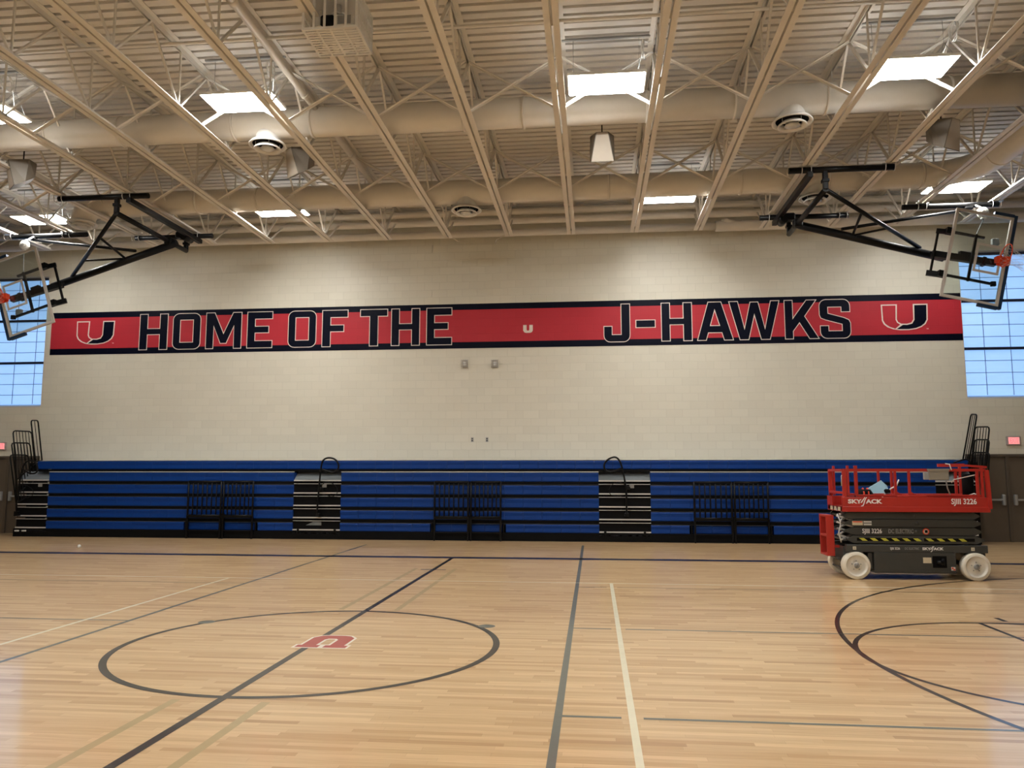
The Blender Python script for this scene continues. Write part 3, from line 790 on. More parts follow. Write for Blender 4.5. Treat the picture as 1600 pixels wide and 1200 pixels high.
# ------------------------------------------------------------------ bleachers
M['nose'] = mat('dull grey edge strip', (.10, .11, .13), .5)
YF = 19.1                                  # plane of the seat fronts
BL, BR = -15.03, 8.78
ble = thing('bleachers', 'closed bank of blue folding bleachers along the whole long wall', 'bleachers', (-2.8, YF, 0))
def pb_(mb, name, m, parent=ble):
    return place(mb.build(name, m), parent)
SX0, SX1 = -14.12, 7.87
segs = [(SX0, -7.51), (-6.29, .118), (1.35, SX1)]
rowz = [(.205, .405), (.50, .715), (.80, 1.03), (1.115, 1.345), (1.43, 1.655)]
def seatrow(x0, x1, z0, z1, y):
    b = MB(); n = max(1, round((x1-x0)/.457)); wd = (x1-x0)/n
    for i in range(n):
        a, c = x0+i*wd+.002, x0+(i+1)*wd-.002
        # moulded module: face slightly dished, rounded nose on top running back
        pr = [(0, z0), (-.012, z0+.02), (-.006, (z0+z1)/2), (-.018, z1-.035), (-.010, z1-.008), (.02, z1), (.26, z1-.012), (.26, z0)]
        vs = [(a, y+p[0], p[1]) for p in pr]+[(c, y+p[0], p[1]) for p in pr]; k = len(pr)
        fs = [(j, (j+1) % k, k+(j+1) % k, k+j) for j in range(k)]+[tuple(reversed(range(k))), tuple(range(k, 2*k))]
        b.add(vs, [tuple(reversed(f)) for f in fs])
    return b
RX = [-10.25, -3.89, 2.37]; RW = [1.71, 1.63, 1.70]
for ri, (z0, z1) in enumerate(rowz):
    for (a, c) in segs:
        if ri == 0:
            # the bottom row is broken where the folding guard frames stand
            for rx, rw in zip(RX, RW):
                if a < rx < c:
                    pb_(seatrow(a, rx-.12, z0, z1, YF), 'seat_row', 'blue'); pb_(seatrow(rx+rw+.12, c, z0, z1, YF), 'seat_row', 'blue')
                    pb_(seatrow(rx-.02, rx+rw+.02, z0, z1, YF+.06), 'seat_row', 'blue')
        else: pb_(seatrow(a, c, z0, z1, YF+.004*ri), 'seat_row', 'blue')
        b = MB(); b.box((a, YF+.02, z0-.10), (c, YF+.28, z0-.006)); pb_(b, 'riser_beam', 'matte')
        b = MB(); b.box((a, YF-.004, z1+.002), (c, YF+.03, z1+(.022 if ri == 4 else .008))); pb_(b, 'nosing', 'alu' if ri == 4 else 'nose')
pb_(seatrow(-14.55, 8.66, 1.735, 1.945, YF+.12), 'seat_row', 'blue')
b = MB(); b.box((-14.5, YF+.1, 1.672), (8.6, YF+.3, 1.73)); pb_(b, 'riser_beam', 'matte')
b = MB(); b.box((-14.4, YF+.12, 1.952), (8.6, W-.02, 1.965)); pb_(b, 'nosing', 'alu')
b = MB(); b.box((BL, YF+.0, 0), (BR, YF+.05, .2)); b.box((BL, YF+.05, .1), (BR, YF+.3, .16)); pb_(b, 'kick_board', 'matte')
b = MB()
for x in (-14.9, -12, -9, -6.9, -4, -1, .7, 3.5, 6, 8.9): b.box((x-.04, YF+.3, 0), (x+.04, W-.04, 1.9))
b.box((-14.6, YF+.72, .1), (8.9, YF+.75, 1.9)); pb_(b, 'understructure', 'matte')
b = MB()
for x0_ in (-14.98, -14.78): b.bbox((x0_, YF-.02, .13), (x0_+.12, YF-.001, .165), .004)
pb_(b, 'floor_bumper', 'white')
# aisles and the two ends: black risers with bright nosings, grey top tread
for (a, c) in ((-7.51, -6.29), (.118, 1.35), (BL+.05, SX0), (SX1, 8.74)):
    r = MB()
    zs = [.22, .52, .82, 1.13, 1.44]
    for k, z in enumerate(zs):
        r.box((a, YF+.03, z-.03), (c, YF+.3, z+(.22 if k < 4 else .012)))
    pb_(r, 'aisle_riser', 'matte')
    for k, z in enumerate(zs):
        n_ = MB(); aa, cc = a, c
        n_.box((aa, YF-.005, z-.004), (cc, YF+.03, z+.026)); n_.box((aa, YF+.0, z-.075), (cc, YF+.03, z-.062)); pb_(n_, 'aisle_nosing', 'alu')
    tt = MB(); tt.add([(a, YF+.02, 1.47), (c, YF+.02, 1.47), (c, YF+.3, 1.68), (a, YF+.3, 1.68)], [(0, 1, 2, 3)]); tt.box((a, YF+.02, 1.455), (c, YF+.3, 1.468)); pb_(tt, 'aisle_tread', 'tread')
    tg = MB(); tg.box(((a+c)/2+.12, YF+.022, 1.28), ((a+c)/2+.23, YF+.029, 1.36)); pb_(tg, 'warning_tag', 'grey')
for k, x in enumerate((-7.37, -6.42, .26, 1.2)):
    pb_(MB().bbox((x-.03, YF-.02, .14), (x+.03, YF+.03, .25), .01), 'step_bracket', 'black')
pb_(MB().poly([ccw([(-7.18, .34), (-6.78, .34), (-6.78, .42), (-7.0, .425)])], lambda u, v, d: Vector((u, YF+.03-d, v)), .004), 'step_plate', 'tread')
# folding guard frames in front of the seats
for rx, rw in zip(RX, RW):
    half = [(rx, rx+rw*.5+.015), (rx+rw*.5+.085, rx+rw)]
    for (a, c) in half:
        g = MB(); y_ = YF-.07
        n = 7
        for i in range(n+1):
            x = a+(c-a)*i/n; rr = .024 if i in (0, n) else .017
            g.tube([(x, y_, .56), (x, y_, 1.43)], rr, 8)
        for z in (.57, 1.42): g.tube([(a, y_, z), (c, y_, z)], .027, 8)
        gg = pb_(g, 'guard_rail', 'black')
        l = MB()
        for x in (a, c): l.bbox((x-.022, y_-.02, .0), (x+.022, y_+.03, .58), .005)
        l.bar((a, y_, .20), (c, y_, .20), .035, .03); l.bar((a, y_, .54), (c, y_, .54), .04, .05)
        for x in (a, c): l.lathe([(.0, 0), (.02, 0), (.02, .012), (.0, .012)], (x, y_-.02, .0))
        pb_(l, 'guard_leg', 'black')
    m_ = MB()
    for x in (rx-.07, rx+rw+.07): m_.box((x-.012, YF-.02, .2), (x+.012, YF+.05, .43))
    m_.bbox((rx+rw*.5+.0, YF-.06, .2), (rx+rw*.5+.1, YF+.02, .62), .01); pb_(m_, 'guard_hinge', 'black')
# aisle handrails
def rail2d(pts, ox, oy, sc, Y, r, name='handrail', closed=False):
    P_ = [at(ox+p[0]/sc, oy+p[1]/sc, Y) for p in pts]
    # round the corners
    for _ in range(2):
        Q = []
        for i in range(len(P_)-1): Q += [P_[i]*.75+P_[i+1]*.25, P_[i]*.25+P_[i+1]*.75]
        P_ = [P_[0]]+Q+[P_[-1]]
    return pb_(MB().tube(P_, r, 8), name, 'black')
s57 = 5.714
for dy, r in ((0, .022),):
    rail2d([(1285,660),(1305,400),(1322,250),(1332,180),(1360,150),(1400,142),(1450,155),(1482,200),(1478,248),(1440,275),(1410,275),(1330,246)], 270, 690, s57, YF-.09, .022)
    rail2d([(1325,400),(1345,372),(1385,362),(1440,378),(1472,420),(1468,468),(1430,492),(1400,490),(1335,466)], 270, 690, s57, YF-.09, .008, 'handrail_loop')
    rail2d([(1025,672),(1022,450),(1003,320),(985,240),(965,175),(935,140),(900,138),(850,162),(820,205),(826,248),(860,272),(900,268),(975,240)], 800, 690, s57, YF-.09, .022)
    rail2d([(1022,400),(990,370),(950,362),(895,378),(868,415),(866,455),(885,478),(930,487),(1010,477)], 800, 690, s57, YF-.09, .008, 'handrail_loop')
for X in (at(497, 805, YF-.09), at(979.5, 805, YF-.09)):
    pb_(MB().bbox((X.x-.05, YF-.12, X.z-.04), (X.x+.05, YF+.02, X.z+.05), .01), 'rail_socket', 'black')
    pb_(MB().bbox((X.x-.01, YF-.12, X.z+.60), (X.x+.09, YF+.02, X.z+.68), .01), 'rail_socket', 'black')
s53 = 5.333
rail2d([(150,860),(155,760),(175,640),(195,570),(225,535),(270,530),(300,550),(318,600),(300,640),(240,640),(190,600)], 0, 620, s53, YF-.05, .02)
rail2d([(165,735),(215,735),(260,760),(280,790),(270,825),(225,845),(170,830)], 0, 620, s53, YF-.05, .008, 'handrail_loop')
rail2d([(720,185),(780,165),(860,140),(905,150),(930,190)], 1400, 700, 8, YF-.05, .02)
rail2d([(708,300),(740,325),(790,340),(830,330)], 1400, 700, 8, YF-.05, .02)
# end guard panels, one behind another
def endguard(tl, tr, br, bl, nb, ox, oy, sc, Y0, Y1):
    """picture corners of one rail panel; its far side stands at Y1, its near side at Y0"""
    a = at(ox+tl[0]/sc, oy+tl[1]/sc, Y0); b_ = at(ox+tr[0]/sc, oy+tr[1]/sc, Y1); c = at(ox+br[0]/sc, oy+br[1]/sc, Y1); d = at(ox+bl[0]/sc, oy+bl[1]/sc, Y0)
    r = .07
    u = (b_-a).normalized(); v = (d-a).normalized(); v2 = (c-b_).normalized()
    pts = [d, a+v*r]+[a+u*r*.3+v*r*.3]+[a+u*r, b_-u*r, b_-u*r*.3+v2*r*.3, b_+v2*r, c]
    m = MB().tube(pts, .018, 8)
    for i in range(1, nb+1):
        t_ = i/(nb+1); m.tube([a.lerp(b_, t_)+v*.02, d.lerp(c, t_)], .009, 6)
    m.tube([d, c], .014, 6)
    pb_(m, 'end_guard', 'black')
endguard((258,197), (316,197), (350,530), (296,540), 1, 0, 620, s53, 19.2, 19.6)
endguard((108,283), (262,290), (290,560), (140,690), 5, 0, 620, s53, 18.95, 19.5)
endguard((95,383), (248,386), (285,700), (150,800), 5, 0, 620, s53, 18.9, 19.4)
endguard((82,483), (235,486), (270,800), (135,890), 5, 0, 620, s53, 18.85, 19.3)
endguard((938,218), (1012,222), (905,850), (838,780), 2, 1400, 620, 8, 19.6, 19.2)
endguard((990,378), (1168,375), (1120,860), (940,860), 4, 1400, 620, 8, 19.5, 19.0)
endguard((985,535), (1168,538), (1130,900), (950,900), 5, 1400, 620, 8, 19.4, 18.95)
endguard((950,698), (1170,698), (1150,1000), (960,1000), 8, 1400, 620, 8, 19.35, 18.9)
pb_(MB().box((at(25, 805, YF-.1).x-.05, YF-.12, .53), (at(25, 805, YF-.1).x+.05, YF, .65)), 'rail_socket', 'black')
b = MB(); b.bar(at(25, 745, YF-.1), at(26, 806, YF-.1), .03); pb_(b, 'end_post', 'black')

# ------------------------------------------------------------------ scissor lift
lift = thing('scissor_lift', 'red and dark grey scissor lift parked lowered in front of the bleachers', 'scissor lift', (5.0, 12.95, 0))
LX = 3.9                                   # left end of the base
def lp_(mb, name, m, parent=None):
    return place(mb.build(name, m), parent or lift)
def ltext(s_, size, name, m, parent, T, *a, **k):
    return place(textmesh(s_, size, name, m, parent, T, *a, **k), parent)
Y0, Y1 = 12.95, 13.74                       # near and far side
def wheel(x, yc, side, lab=None):
    """hub centred at x; side -1 = near side, faces the camera"""
    r = .212; wd = .13
    t = MB().lathe([(r*.80, -wd/2), (r*.97, -wd/2), (r, -wd/2+.014), (r, wd/2-.014), (r*.97, wd/2), (r*.80, wd/2)], (x, yc, r), 'y', 40)
    o = lp_(t, 'wheel', 'tyre')
    h = MB().lathe([(0, -wd/2+.012), (.045, -wd/2+.012), (.052, -wd/2+.03), (r*.62, -wd/2+.036), (r*.70, -wd/2+.02), (r*.76, -wd/2+.0), (r*.81, -wd/2-.002), (r*.81, wd/2), (0, wd/2)], (x, yc, r), 'y', 40)
    lp_(h, 'rim', 'rim', o)
    n = MB()
    for k in range(5):
        a = k*2*PI/5+.3; n.lathe([(0, -wd/2+.018), (.008, -wd/2+.018), (.009, -wd/2+.036)], (x+math.cos(a)*.07, yc, r+math.sin(a)*.07), 'y', 8)
    n.lathe([(.03, -wd/2+.0), (.043, -wd/2+.0), (.045, -wd/2+.02)], (x, yc, r), 'y', 20); n.lathe([(0, -wd/2+.002), (.026, -wd/2+.002), (.03, -wd/2+.014)], (x, yc, r), 'y', 16)
    lp_(n, 'hub', 'grey', o)
WX_ = (4.085, 5.865)
for x in WX_:
    wheel(x, Y0+.05, -1); wheel(x, Y1-.05, 1)
# chassis
b = MB(); b.bbox((3.95, Y0+.02, .42), (6.06, Y0+.10, .535), .006); b.bbox((3.95, Y1-.1, .42), (6.06, Y1-.02, .535), .006); b.box((3.95, Y0+.1, .46), (6.06, Y1-.1, .50))
b.box((3.93, Y0+.12, .25), (3.99, Y1-.12, .5)); b.box((6.0, Y0+.12, .25), (6.06, Y1-.12, .5))
lp_(b, 'chassis', 'liftgrey')
def plate(pts, y, t=.012): 
    return MB().poly([ccw(pts)], lambda u, v, d: Vector((u, y-d, v)), t)
b = MB(); b.bbox((4.36, Y0+.02, .10), (5.58, Y0+.3, .42), .008); b.bbox((4.36, Y1-.3, .10), (5.58, Y1-.02, .42), .008); b.box((4.4, Y0+.3, .14), (5.5, Y1-.3, .40))
b.box((4.30, Y0+.015, .115), (5.58, Y0+.04, .135)); b.box((4.28, Y0+.05, .16), (4.34, Y0+.16, .40))
tr = lp_(b, 'battery_tray', 'liftgrey')
b = MB(); b.bbox((5.23, Y0+.012, .19), (5.44, Y0+.022, .37), .02); lp_(b, 'tray_opening', 'matte', tr)
b = MB(); b.tube([(5.29, Y0+.015, .27), (5.38, Y0+.0, .27)], .035, 12); b.tube([(5.38, Y0+.0, .23), (5.38, Y0+.0, .33)], .02, 10); lp_(b, 'charger_plug', 'black', tr)
lp_(MB().box((5.09, Y0+.012, .26), (5.21, Y0+.02, .345)), 'decal', 'tag', tr)
lp_(MB().box((5.5, Y0+.012, .15), (5.56, Y0+.02, .205)), 'decal', 'mwhite', tr)
lp_(MB().box((5.505, Y0+.008, .175), (5.53, Y0+.012, .20)).box((5.53, Y0+.008, .155), (5.555, Y0+.012, .175)), 'decal_mark', 'exitmark' if 'exitmark' in M else 'orange', tr)
for x in (4.07, 5.835):
    q = lp_(MB().box((x-.025, Y0+.013, .455), (x+.025, Y0+.02, .505)), 'decal', 'tag')
    lp_(MB().box((x-.012, Y0+.010, .476), (x+.012, Y0+.013, .484)).box((x-.004, Y0+.010, .468), (x+.004, Y0+.013, .492)), 'decal_mark', 'grey', q)
# axle arms and steering bits at left
b = MB(); 
for x in WX_: b.tube([(x, Y0+.1, .21), (x, Y1-.1, .21)], .035, 12)
b.bbox((3.98, Y0+.14, .17), (4.17, Y0+.2, .42), .01); b.bbox((5.78, Y0+.14, .17), (5.95, Y0+.2, .42), .01)
b.tube([(3.88, Y0+.2, .3), (3.88, Y1-.2, .3)], .02, 8); b.tube([(3.95, Y0+.16, .14), (3.9, Y1-.2, .16)], .015, 8)
lp_(b, 'axle', 'liftgrey')
# scissor stack: each layer a pair of long tapered arms
def arm(x0, x1, z0, z1, y, tl, tr_, th=.03):
    zm = (z0+z1)/2
    return plate([(x0, zm-.012), (x0+tl, z0), (x1-tr_, z0), (x1, zm-.012), (x1, zm+.012), (x1-tr_, z1), (x0+tl, z1), (x0, zm+.012)], y, th)
layers = [(3.98, 6.03, .555, .672, .10, .12), (3.93, 6.0, .682, .80, .17, .10), (3.94, 6.0, .81, .925, .17, .12), (3.93, 5.98, .932, 1.036, .05, .08)]
for side in (Y0+.07, Y1-.05):
    for i, (a, c, z0, z1, tl, tr_) in enumerate(layers):
        near = side < 13.2
        yy = side+(0 if i % 2 == 0 else .018)
        o = lp_(arm(a, c, z0, z1, yy, tl, tr_), 'scissor_arm', 'liftgrey')
        lp_(arm(a+.05, c-.04, z0-.012, z1+.005, yy+.035, tl*.8, tr_*.8), 'scissor_arm', 'matte')  # inner arm coloured black to put shade into the gaps between layers
        if near:
            lp_(MB().lathe([(0, -.035), (.028, -.035), (.03, -.028), (.03, 0)], ((a+c)/2+.07, yy, (z0+z1)/2), 'y', 16), 'pivot_pin', 'liftgrey', o)
for x in (3.96, 4.05, 5.9, 5.98):
    for z in (.60, .74, .86, .98): lp_(MB().tube([(x, Y0+.08, z), (x, Y1-.08, z)], .016, 8), 'cross_pin', 'liftgrey')
b = MB()
for k in range(5):
    z = .60+.1*k; b.bar((3.90, Y0+.12, z), (4.12, Y0+.3, z+.07), .03, .02); b.bar((3.90, Y0+.3, z+.07), (4.12, Y0+.12, z), .02, .03)
b.tube([(3.93, Y0+.2, .55), (3.9, Y0+.22, .7), (3.95, Y0+.25, .85), (3.9, Y0+.25, 1.0)], .012, 6)
lp_(b, 'link_gear', 'alu')
ya = Y0+.036
st = []
for k in range(6): st.append(4.15+.163*k)
for k in range(6): st.append(5.17+.163*k-.02)
b = MB()
b.box((4.12, ya-.001, .592), (5.06, ya+.004, .638)); b.box((5.13, ya-.001, .592), (5.88, ya+.004, .638)) 
hz = lp_(b, 'hazard_band', 'matte')
b = MB()
for x in st:
    if x+.12 < 5.89: b.poly([ccw([(x, .636), (x+.075, .636), (x+.13, .594), (x+.055, .594)])], lambda u, v, d: Vector((u, ya-.001-d, v)), .002)
lp_(b, 'hazard_stripes', 'yellow', hz)
yb_ = Y0+.054-.03
ltext('SJIII 3226', .098, 'lettering', 'decalwhite', lift, wallT(4.355, yb_+.026-.012, .742), .0012, .001, .82)
ltext('DC ELECTRIC', .092, 'lettering', 'grey', lift, wallT(4.79, yb_+.026-.012, .742), 0, .001, .68, fill=False)
pr = lp_(MB().lathe([(.0, -.002), (.045, -.002), (.045, 0)], (5.17, Y0+.050, .742), 'y', 24), 'warning_sign', 'mwhite')
lp_(MB().lathe([(.036, -.005), (.05, -.005), (.05, 0)], (5.17, Y0+.050, .742), 'y', 24), 'sign_ring', 'orange', pr)
lp_(MB().bbox((5.150, Y0+.040, .722), (5.192, Y0+.0475, .765), .008), 'sign_mark', 'matte', pr)
q = lp_(MB().box((4.06, Y0+.036, .835), (4.22, Y0+.039, .90)), 'decal', 'tag'); lp_(MB().box((4.07, Y0+.033, .88), (4.21, Y0+.036, .895)), 'decal_mark', 'orange', q)
q = lp_(MB().box((4.23, Y0+.036, .835), (4.355, Y0+.039, .90)), 'decal', 'grey'); lp_(MB().box((4.235, Y0+.033, .885), (4.35, Y0+.036, .897)).box((4.235, Y0+.033, .838), (4.35, Y0+.036, .85)), 'decal_mark', 'decalwhite', q)
ltext('SJIII 3226', .05, 'lettering', 'decalwhite', lift, wallT(4.68, Y0+.017, .478), .0006, .001, .8)
ltext('DC ELECTRIC', .05, 'lettering', 'grey', lift, wallT(4.935, Y0+.017, .478), 0, .001, .72)
SKYP = None
def logo(cx, cz, wd, y, parent):
    """SKY and ACK with the tall double-stroked J between them"""
    h = wd*.13
    a = ltext('SKY', h*1.25, 'lettering', 'decalwhite', parent, wallT(cx-wd*.26, y, cz), h*.05, .001, 1.33)
    c = ltext('ACK', h*1.25, 'lettering', 'decalwhite', parent, wallT(cx+wd*.28, y, cz), h*.05, .001, 1.30)
    j = MB(); s_ = wd
    for lp in ([(-.09,-.14),(-.075,-.11),(-.045,-.11),(-.02,-.06),(.02,.06),(.07,.13),(.095,.13),(.05,.05),(.01,-.07),(-.025,-.135)],
               [(-.12,-.02),(-.09,-.02),(-.03,.06),(.03,.13),(.05,.13),(0,.05),(-.06,-.04)]):
        j.poly([ccw([(cx+p[0]*s_, cz+p[1]*s_) for p in lp])], lambda u, v, d: Vector((u, y-d, v)), .0012)
    place(j.build('lettering', 'decalwhite'), parent)
logo(5.235, .478, .33, Y0+.017, lift)
# platform
b = MB(); b.bbox((3.91, Y0, 1.045), (6.11, Y0+.03, 1.275), .004); b.bbox((3.91, Y1-.03, 1.045), (6.11, Y1, 1.275), .004)
b.bbox((3.91, Y0-.012, 1.045), (6.12, Y0+.0, 1.128), .004); b.box((3.91, Y0+.03, 1.06), (6.11, Y1-.03, 1.12)); b.box((6.06, Y0+.03, 1.06), (6.11, Y1-.03, 1.27))
b.box((3.91, Y0+.03, 1.045), (3.94, Y1-.03, 1.13)); b.box((3.90, Y1-.3, 1.13), (3.93, Y1-.03, 1.28))
pf = lp_(b, 'platform', 'liftred')
b = MB(); b.bbox((4.15, Y0+.04, 1.28), (6.05, Y0+.09, 1.315), .004); b.bbox((4.75, Y0+.0, 1.275), (5.2, Y0+.04, 1.30), .004); b.bbox((4.15, Y1-.09, 1.28), (6.05, Y1-.04, 1.315), .004); lp_(b, 'toe_board', 'liftred', pf)
for yy in (Y0+.1, Y0+.3, Y0+.5): lp_(MB().box((3.902, yy, 1.055), (3.909, yy+.11, 1.115)), 'decal', 'tag', pf)
logo(4.24, 1.205, .54, Y0-.0015, pf)
ltext('SJIII 3226', .118, 'lettering', 'decalwhite', pf, wallT(5.74, Y0-.0015, 1.208), .002, .001, .86)
# guard rails
def rail(name, pts, w_=.038):
    m = MB()
    for i in range(len(pts)-1): m.bar(pts[i], pts[i+1], w_)
    return lp_(m, name, 'liftred')
ZR = 1.70
for yy in (Y0+.03, Y1-.03):
    rail('top_rail', [(3.95, yy, ZR), (6.08, yy, ZR)], .042)
    for x, zt in ((3.95, ZR), (4.02, ZR+.07), (4.74, ZR+.02), (4.95, ZR+.02)):
        lp_(MB().bar((x, yy, 1.29), (x, yy, zt), .034), 'rail_post', 'liftred')
        if 4.5 < x: lp_(MB().poly([ccw([(x, 1.29), (x+.13, 1.29), (x+.02, 1.36), (x, 1.36)])], (lambda yv: (lambda u, v, d: Vector((u, yv-d, v))))(yy), .01), 'rail_gusset', 'liftred')
    for x in (3.975, 5.97, 6.04): lp_(MB().bar((x, yy, 1.27), (x, yy, ZR+(.07 if x > 5.99 else .0)), .036), 'rail_post', 'liftred')
rail('end_rail', [(3.95, Y0+.03, ZR), (3.95, Y1-.03, ZR)]); rail('end_rail', [(6.08, Y0+.03, ZR), (6.08, Y1-.03, ZR)]); rail('end_rail', [(3.95, Y0+.03, 1.34), (3.95, Y1-.03, 1.34)])
lp_(MB().bar((4.15, Y0+.05, 1.29), (4.15, Y0+.05, ZR+.07), .045), 'rail_post', 'liftred'); lp_(MB().bar((6.12, Y0-.0, 1.1), (6.10, Y0+.0, ZR), .05, .06), 'rail_post', 'liftred')
lp_(MB().bar((5.42, Y0+.1, ZR+.075), (5.80, Y0+.06, ZR+.075), .05).bar((5.78, Y0+.06, ZR+.075), (6.12, Y0+.03, ZR+.045), .035), 'folded_rail', 'liftred')
lp_(MB().tube([(5.52, Y0+.05, ZR+.10), (5.56, Y0+.0, ZR+.09), (5.58, Y0-.01, ZR+.0)], .009, 6), 'rail_pin', 'white')
lp_(MB().tube([(3.93, Y0+.03, 1.62), (3.92, Y0+.02, 1.6), (3.92, Y0+.02, 1.45)], .008, 6), 'gate_chain', 'alu')
# control box, cable and black document holder
b = MB().bbox((5.23, Y0-.06, 1.545), (5.52, Y0+.0, 1.71), .008).box((5.22, Y0-.065, 1.69), (5.53, Y0+.05, 1.72))
M['ctrl'] = mat('grey control box', (.27, .245, .20), .5)
cb_ = lp_(b, 'control_box', 'ctrl')
lp_(MB().bbox((5.16, Y0-.03, 1.55), (5.228, Y0+.02, 1.66), .006), 'switch_box', 'grey', cb_)
lp_(MB().tube([(5.48, Y0-.03, 1.55), (5.50, Y0-.02, 1.42), (5.55, Y0+.02, 1.32)], .01, 6), 'control_cable', 'grey', cb_)
lp_(MB().lathe([(0, -.01), (.08, -.01), (.085, .0), (.085, .33), (.08, .34), (0, .34)], (5.95, Y0+.30, 1.30), 'z', 20), 'document_tube', 'matte')
lp_(MB().tube([(5.66, Y0+.2, 1.50), (5.70, Y0+.2, 1.55), (6.0, Y0+.1, 1.63)], .008, 6), 'control_cable', 'mwhite')
lp_(MB().tube([(5.85, Y0+.06, 1.31), (5.92, Y0+.05, 1.335), (6.0, Y0+.05, 1.31)], .008, 6), 'control_cable', 'white')
# entry ladder at the left end
b = MB()
for yy in (Y0+.26, Y0+.62): b.bbox((3.72, yy-.015, .33), (3.84, yy+.015, .98), .004)
for z in (.345, .65, .965): b.bbox((3.72, Y0+.275, z-.015), (3.84, Y0+.605, z+.015), .004)
b.box((3.84, Y0+.3, .46), (3.96, Y0+.34, .5)); b.box((3.84, Y0+.55, .46), (3.96, Y0+.59, .5))
lp_(b, 'entry_ladder', 'liftred')
# things lying on the platform
t = thing('folded_cloth', 'pale blue folded sheet lying on the lift platform', 'cloth', (4.5, Y0+.22, 1.33))
b = MB(); b.add([(-.22, 0, .0), (.2, -.05, .0), (.18, .12, .0), (-.2, .14, .0), (.1, .02, .21), (.2, .05, .12)], [(0, 1, 4), (1, 5, 4), (1, 2, 5), (2, 3, 4), (2, 4, 5), (3, 0, 4), (0, 3, 2, 1)])
b.build('cloth_sheet', 'lightblue', t)
t = thing('tool_bag', 'dark tool bag with red straps on the lift platform', 'bag', (4.33, Y0+.25, 1.12))
b = MB(); b.lathe([(0, .28), (.10, .27), (.14, .20), (.15, .05), (.14, 0), (0, 0)], (0, 0, 0), 'z', 18); b.build('bag_body', 'matte', t)
b = MB()
for k in (-.04, .03): b.tube([(k-.01, -.15, .12), (k, -.13, .22), (k+.02, -.02, .29), (k+.03, .1, .25)], .012, 6)
b.build('strap', 'orange', t)
t = thing('hand_tool', 'bent pale pipe tool sticking up from the lift platform', 'tool', (4.62, Y0+.2, 1.12))
b = MB(); b.tube([(-.05, 0, 0), (-.02, 0, .16), (.08, 0, .26), (.12, 0, .29), (.2, 0, .33), (.24, 0, .43)], .012, 8); b.build('tool_shaft', 'white', t)
MB().bbox((-.0, -.03, .2), (.1, .03, .28), .02).build('tool_grip', 'matte', t)

